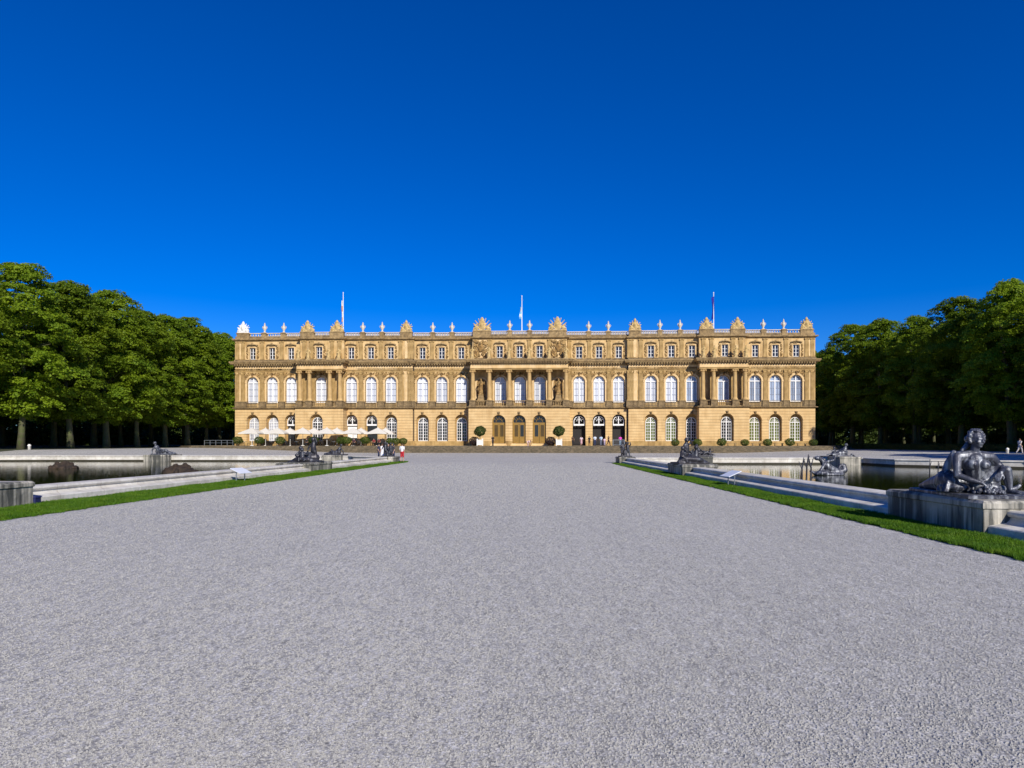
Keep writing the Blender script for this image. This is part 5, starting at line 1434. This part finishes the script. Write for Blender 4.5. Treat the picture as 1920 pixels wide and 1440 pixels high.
# stone benches on the bare terrace
BSEAT = MB(); BSEAT.box(-.85, .85, -.2, .2, .40, .48); BSEAT = BSEAT.mesh('seat'); BSEAT.materials.append(M['ledge_stone'])
BLEG = MB(); BLEG.box(-.09, .09, -.17, .17, 0, .40); BLEG = BLEG.mesh('leg'); BLEG.materials.append(M['ledge_stone'])
for px, lab in ((1372, 'low stone bench before the portico window'), (1418, 'low stone bench between two shrubs right of the portico'), (1460, 'low stone bench between two shrubs below the end windows'), (1503, 'low stone bench beside the last shrub at the palace corner')):
    t = empty('bench', TP(px, VT + 1.2), TH, lab, 'bench', 'stone benches on the bare terrace'); link('seat', BSEAT, None, t)
    for s in (-1, 1): l = link('leg', BLEG, None, t); l.location = (s * .6, 0, 0)
# two small white stones by the trees
m = MB(); m.lathe((0, 0, -.1), [(.16, 0), (.16, .55), (.2, .58), (.2, .66), (.12, .75), (.05, .8)], 10); MS = m.mesh('marker_post', True); MS.materials.append(M['white_stone'])
o = link('marker_post', MS); x = (55 - CX) * 79 / F; o.location = (x, 79, gz(x, 79) if x < -62.2 else zl(x, 79)); tag(o, 'small white marker post beside the nearest mossy trunk', 'post', 'white marker posts')
o = link('marker_post', MS); x = (1889 - CX) * 70 / F; o.location = (x, 70, zr_(x, 70)); o.scale = (.8, .8, .9); tag(o, 'small white marker post in front of the hedge', 'post', 'white marker posts')

# ------------------------------------------------------------------ people
CLM = {}
def cmat(c):
    if c not in CLM: CLM[c] = plain('cloth_' + str(len(CLM)), c, .85, 0, .2, 6)
    return CLM[c]
SK = plain('skin', (.50, .30, .20), .55, 0, .08)
def person(loc, rz, top, low, hair, label, h=1.7, pose='stand', shorts=False, skirt=False, seed=0):
    k = h / 1.72; rr = random.Random(seed); sw = {'walk': .2, 'stand': .04}.get(pose, .0)
    J = dict(pel=(0, 0, .95), wai=(0, 0, 1.1), che=(0, 0, 1.3), nek=(0, .01, 1.46), hed=(0, -.01, 1.6),
             shl=(-.18, 0, 1.41), shr=(.18, 0, 1.41), ell=(-.25, .04 + sw * .5, 1.13), elr=(.25, .04 - sw * .5, 1.13), wrl=(-.25, -.08 + sw * .3, .90), wrr=(.25, -.08 - sw * .6, .91),
             hpl=(-.09, 0, .92), hpr=(.09, 0, .92), knl=(-.1, -sw * .9, .5), knr=(.1, sw * .4, .5), anl=(-.1, -sw * 1.3, .09), anr=(.1, sw * 1.7, .1 + sw * .25))
    if pose == 'bend':
        def b_(p):
            v = Vector(p) - Vector((0, 0, .92)); v = Matrix.Rotation(R(78), 3, 'X') @ v; return tuple(v + Vector((0, .12, .9)))
        for q in ('wai', 'che', 'nek', 'hed', 'shl', 'shr'): J[q] = b_(J[q])
        s1, s2 = Vector(J['shl']), Vector(J['shr'])
        J['ell'] = tuple(s1 + Vector((-.04, -.06, -.27))); J['elr'] = tuple(s2 + Vector((.04, -.06, -.27))); J['wrl'] = tuple(s1 + Vector((0, -.1, -.5))); J['wrr'] = tuple(s2 + Vector((0, -.1, -.5)))
        J['knl'] = (-.1, -.1, .5); J['knr'] = (.1, -.02, .5); J['pel'] = (0, .12, .92); J['hpl'] = (-.09, .12, .9); J['hpr'] = (.09, .12, .9)
    if pose == 'sit':
        dz = -.45
        for q in J:
            if q[:2] not in ('kn', 'an'): J[q] = (J[q][0], J[q][1], J[q][2] + dz)
        J['knl'] = (-.12, -.42, .5); J['knr'] = (.12, -.42, .5); J['anl'] = (-.13, -.42, .09); J['anr'] = (.13, -.42, .09); J['wrl'] = (-.16, -.3, .62); J['wrr'] = (.16, -.3, .62); J['ell'] = (-.26, -.05, .68); J['elr'] = (.26, -.05, .68)
    J = {q: Vector(p) * k for q, p in J.items()}
    E_ = lambda m, a, b, r1, r2: m.cap(J[a], J[b], r1 * k, r2 * k, 8)
    m = MB()
    E_(m, 'pel', 'wai', .13, .12); E_(m, 'wai', 'che', .12, .14); E_(m, 'che', 'nek', .12, .06); E_(m, 'nek', 'hed', .055, .06); E_(m, 'shl', 'shr', .07, .07)
    m.ell(J['hed'] + Vector((0, 0, .02)) * k, (.078 * k, .095 * k, .118 * k), None, 12, 9)
    f = -1; hd = J['hed']; m.cap(hd + Vector((0, -.09, .02)) * k, hd + Vector((0, -.105, -.015)) * k, .012 * k, .018 * k, 6); m.ell(hd + Vector((0, -.06, -.075)) * k, (.045 * k, .04 * k, .03 * k), None, 8, 6)
    for s in (-1, 1): m.ell(hd + Vector((s * .08, .0, 0)) * k, (.014 * k, .025 * k, .035 * k), None, 6, 5)
    for s in 'lr': E_(m, 'sh' + s, 'el' + s, .055, .042); E_(m, 'el' + s, 'wr' + s, .042, .028); E_(m, 'hp' + s, 'kn' + s, .09, .055); E_(m, 'kn' + s, 'an' + s, .055, .035); m.cap(J['an' + s] + Vector((0, .03, -.04)) * k, J['an' + s] + Vector((0, -.15, -.05)) * k, .042 * k, .034 * k, 8)
    me = remeshed(m, 'body', .02, 1)
    fm = MB()
    for s, q in (('l', -1), ('r', 1)):
        d = (J['wr' + s] - J['el' + s]).normalized(); hand(fm, J['wr' + s], d, Vector((q, 0, .1)), .17 * k, 1, .4)
    bm_v = [v.co.copy() for v in me.vertices]; bm_f = [tuple(p.vertices) for p in me.polygons]; fm.add(bm_v, bm_f); bpy.data.meshes.remove(me)
    o = fm.build('person', SK, None, True); o.location = loc; o.rotation_euler = (0, 0, rz); tag(o, label, 'person', 'visitors')
    c = MB(); E_(c, 'pel', 'wai', .145, .14); E_(c, 'wai', 'che', .14, .158); E_(c, 'che', 'nek', .13, .075); E_(c, 'shl', 'shr', .085, .085)
    for s in 'lr':
        mid = (J['sh' + s] * .35 + J['el' + s] * .65); c.cap(J['sh' + s], mid, .075 * k, .066 * k, 8)
    me = remeshed(c, 'shirt', .02, 1); link('shirt', me, cmat(top), o)
    c = MB()
    if skirt:
        c.chain([J['pel'] + Vector((0, 0, .08)) * k, J['pel'] * .75 + (J['knl'] + J['knr']) * .125, (J['knl'] + J['knr']) / 2], [.15 * k, .19 * k, .22 * k])
    else:
        E_(c, 'pel', 'wai', .15, .13)
        for s in 'lr':
            E_(c, 'hp' + s, 'kn' + s, .108, .08)
            if not shorts: c.cap(J['kn' + s], J['an' + s] + Vector((0, 0, .03)), .08 * k, .06 * k, 8)
    me = remeshed(c, 'skirt' if skirt else 'trousers', .02, 1); link('skirt' if skirt else 'shorts' if shorts else 'trousers', me, cmat(low), o)
    c = MB(); c.ell(hd + Vector((0, .022, .055)) * k, (.092 * k, .1 * k, .1 * k), None, 12, 8)
    if skirt: c.cap(hd + Vector((0, .07, .02)) * k, hd + Vector((0, .08, -.16)) * k, .06 * k, .04 * k)
    link('hair', c.mesh('hair', True), cmat(hair), o)
    c = MB()
    for s in 'lr': c.cap(J['an' + s] + Vector((0, .035, -.045)) * k, J['an' + s] + Vector((0, -.16, -.052)) * k, .05 * k, .04 * k, 8)
    link('shoes', c.mesh('shoes', True), cmat((.04, .035, .035)), o)
    return o
BLK, NAV, WHT, BRN = (.012, .012, .016), (.02, .03, .08), (.72, .72, .74), (.07, .035, .018)
q = gp(754, 866.5); person(q, R(160), WHT, (.45, .02, .03), BRN, 'person in a white top and red shorts at the tip of the grass strip', 1.62, 'stand', True, seed=1)
q = ((710 - CX) * 66 / F, 66, 0); person(q, R(100), NAV, NAV, BLK, 'person in dark navy clothes standing behind the basin corner', 1.58, seed=2)
q = ((717 - CX) * 65.2 / F, 65.2, 0); person(q, R(-120), WHT, WHT, BRN, 'person in white clothes standing behind the basin corner', 1.6, seed=3, skirt=True)
q = ((728 - CX) * 61 / F, 61, 0); person(q, R(20), BLK, BLK, BLK, 'person in black standing just left of the bronze children', 1.6, 'walk', seed=4)
q = ((738 - CX) * 60 / F, 60, 0); person(q, R(-60), (.05, .05, .06), NAV, BLK, 'person in dark grey standing right behind the bronze children', 1.58, seed=5)
q = ((733 - CX) * 62.5 / F, 62.5, 0); person(q, R(150), (.08, .07, .08), BLK, BRN, 'person in charcoal standing between the two dark dressed people behind the bronze children', 1.62, seed=41)
q = ((724 - CX) * 63.5 / F, 63.5, 0); person(q, R(-40), BLK, NAV, BLK, 'person in black with navy trousers next to the person in white clothes', 1.56, seed=42)
def on_t(px, v, *a, **k): return person(TP(px, v), *a, **k)
on_t(924, VT + .5, R(30), BLK, BLK, BLK, 'person in black standing on the terrace before the wooden doors', 1.72, 'stand', seed=6)
x, y, _ = TP(990, VT - .45); person((x, y, 1.2 - rise), R(60), (.75, .55, .52), (.6, .42, .38), BRN, 'person in a pink top bending down on the steps', 1.66, 'bend', seed=7)
on_t(1074, VT + .9, R(200), BRN, BLK, BLK, 'person in dark brown at the side of the first open entrance', 1.7, seed=8)
on_t(1090, VT + 1.0, R(190), (.65, .5, .52), (.5, .3, .32), BRN, 'person in pale pink in front of the first open entrance', 1.66, skirt=True, seed=9)
on_t(1105, VT + .8, R(150), BLK, BRN, BLK, 'person in black between the first and second open entrances', 1.62, seed=10)
on_t(1115.5, VT + 1.1, R(180), (.55, .62, .72), NAV, BRN, 'person in a pale blue shirt left of the second open entrance', 1.78, seed=11)
on_t(1127, VT + 1.0, R(170), (.45, .58, .75), (.12, .14, .2), BRN, 'person in a light blue shirt in front of the second open entrance', 1.76, seed=12)
on_t(1133.5, VT + .6, R(190), (.62, .45, .55), (.35, .3, .4), BRN, 'small person in lilac beside the light blue shirt', 1.35, seed=13)
on_t(1141, VT + 1.0, R(120), BRN, (.05, .02, .02), BLK, 'person in brown walking between the second and third open entrances', 1.7, 'walk', seed=14)
on_t(1163, VT + 1.9, R(180), (.65, .06, .45), (.2, .3, .4), BRN, 'person in a magenta top behind the metal barrier', 1.72, seed=15)
for i, (px, c, lab) in enumerate(((664, (.06, .02, .03), 'guest in dark red sitting under the fifth front parasol'), (701, (.22, .03, .03), 'guest in red sitting under the last front parasol'), (711, (.12, .02, .02), 'guest in maroon sitting at the right of the guest in red'), (575, BLK, 'guest in black sitting left of the bronze group under the parasols'))):
    x, y, _ = TP(px, VT + 1.6); chair(x, y + .05, R(180) * 0, 'dark slatted chair with a guest on it under the cream parasols'); person((x, y, 1.2), 0, c, BLK, BLK, lab, 1.7, 'sit', seed=20 + i)
x = (1912 - CX) * 68 / F; person((x, 68, zr_(x, 68)), R(100), (.55, .52, .5), (.45, .42, .42), BRN, 'person in pale grey walking in front of the hedge at the picture edge', 1.6, 'walk', seed=30)
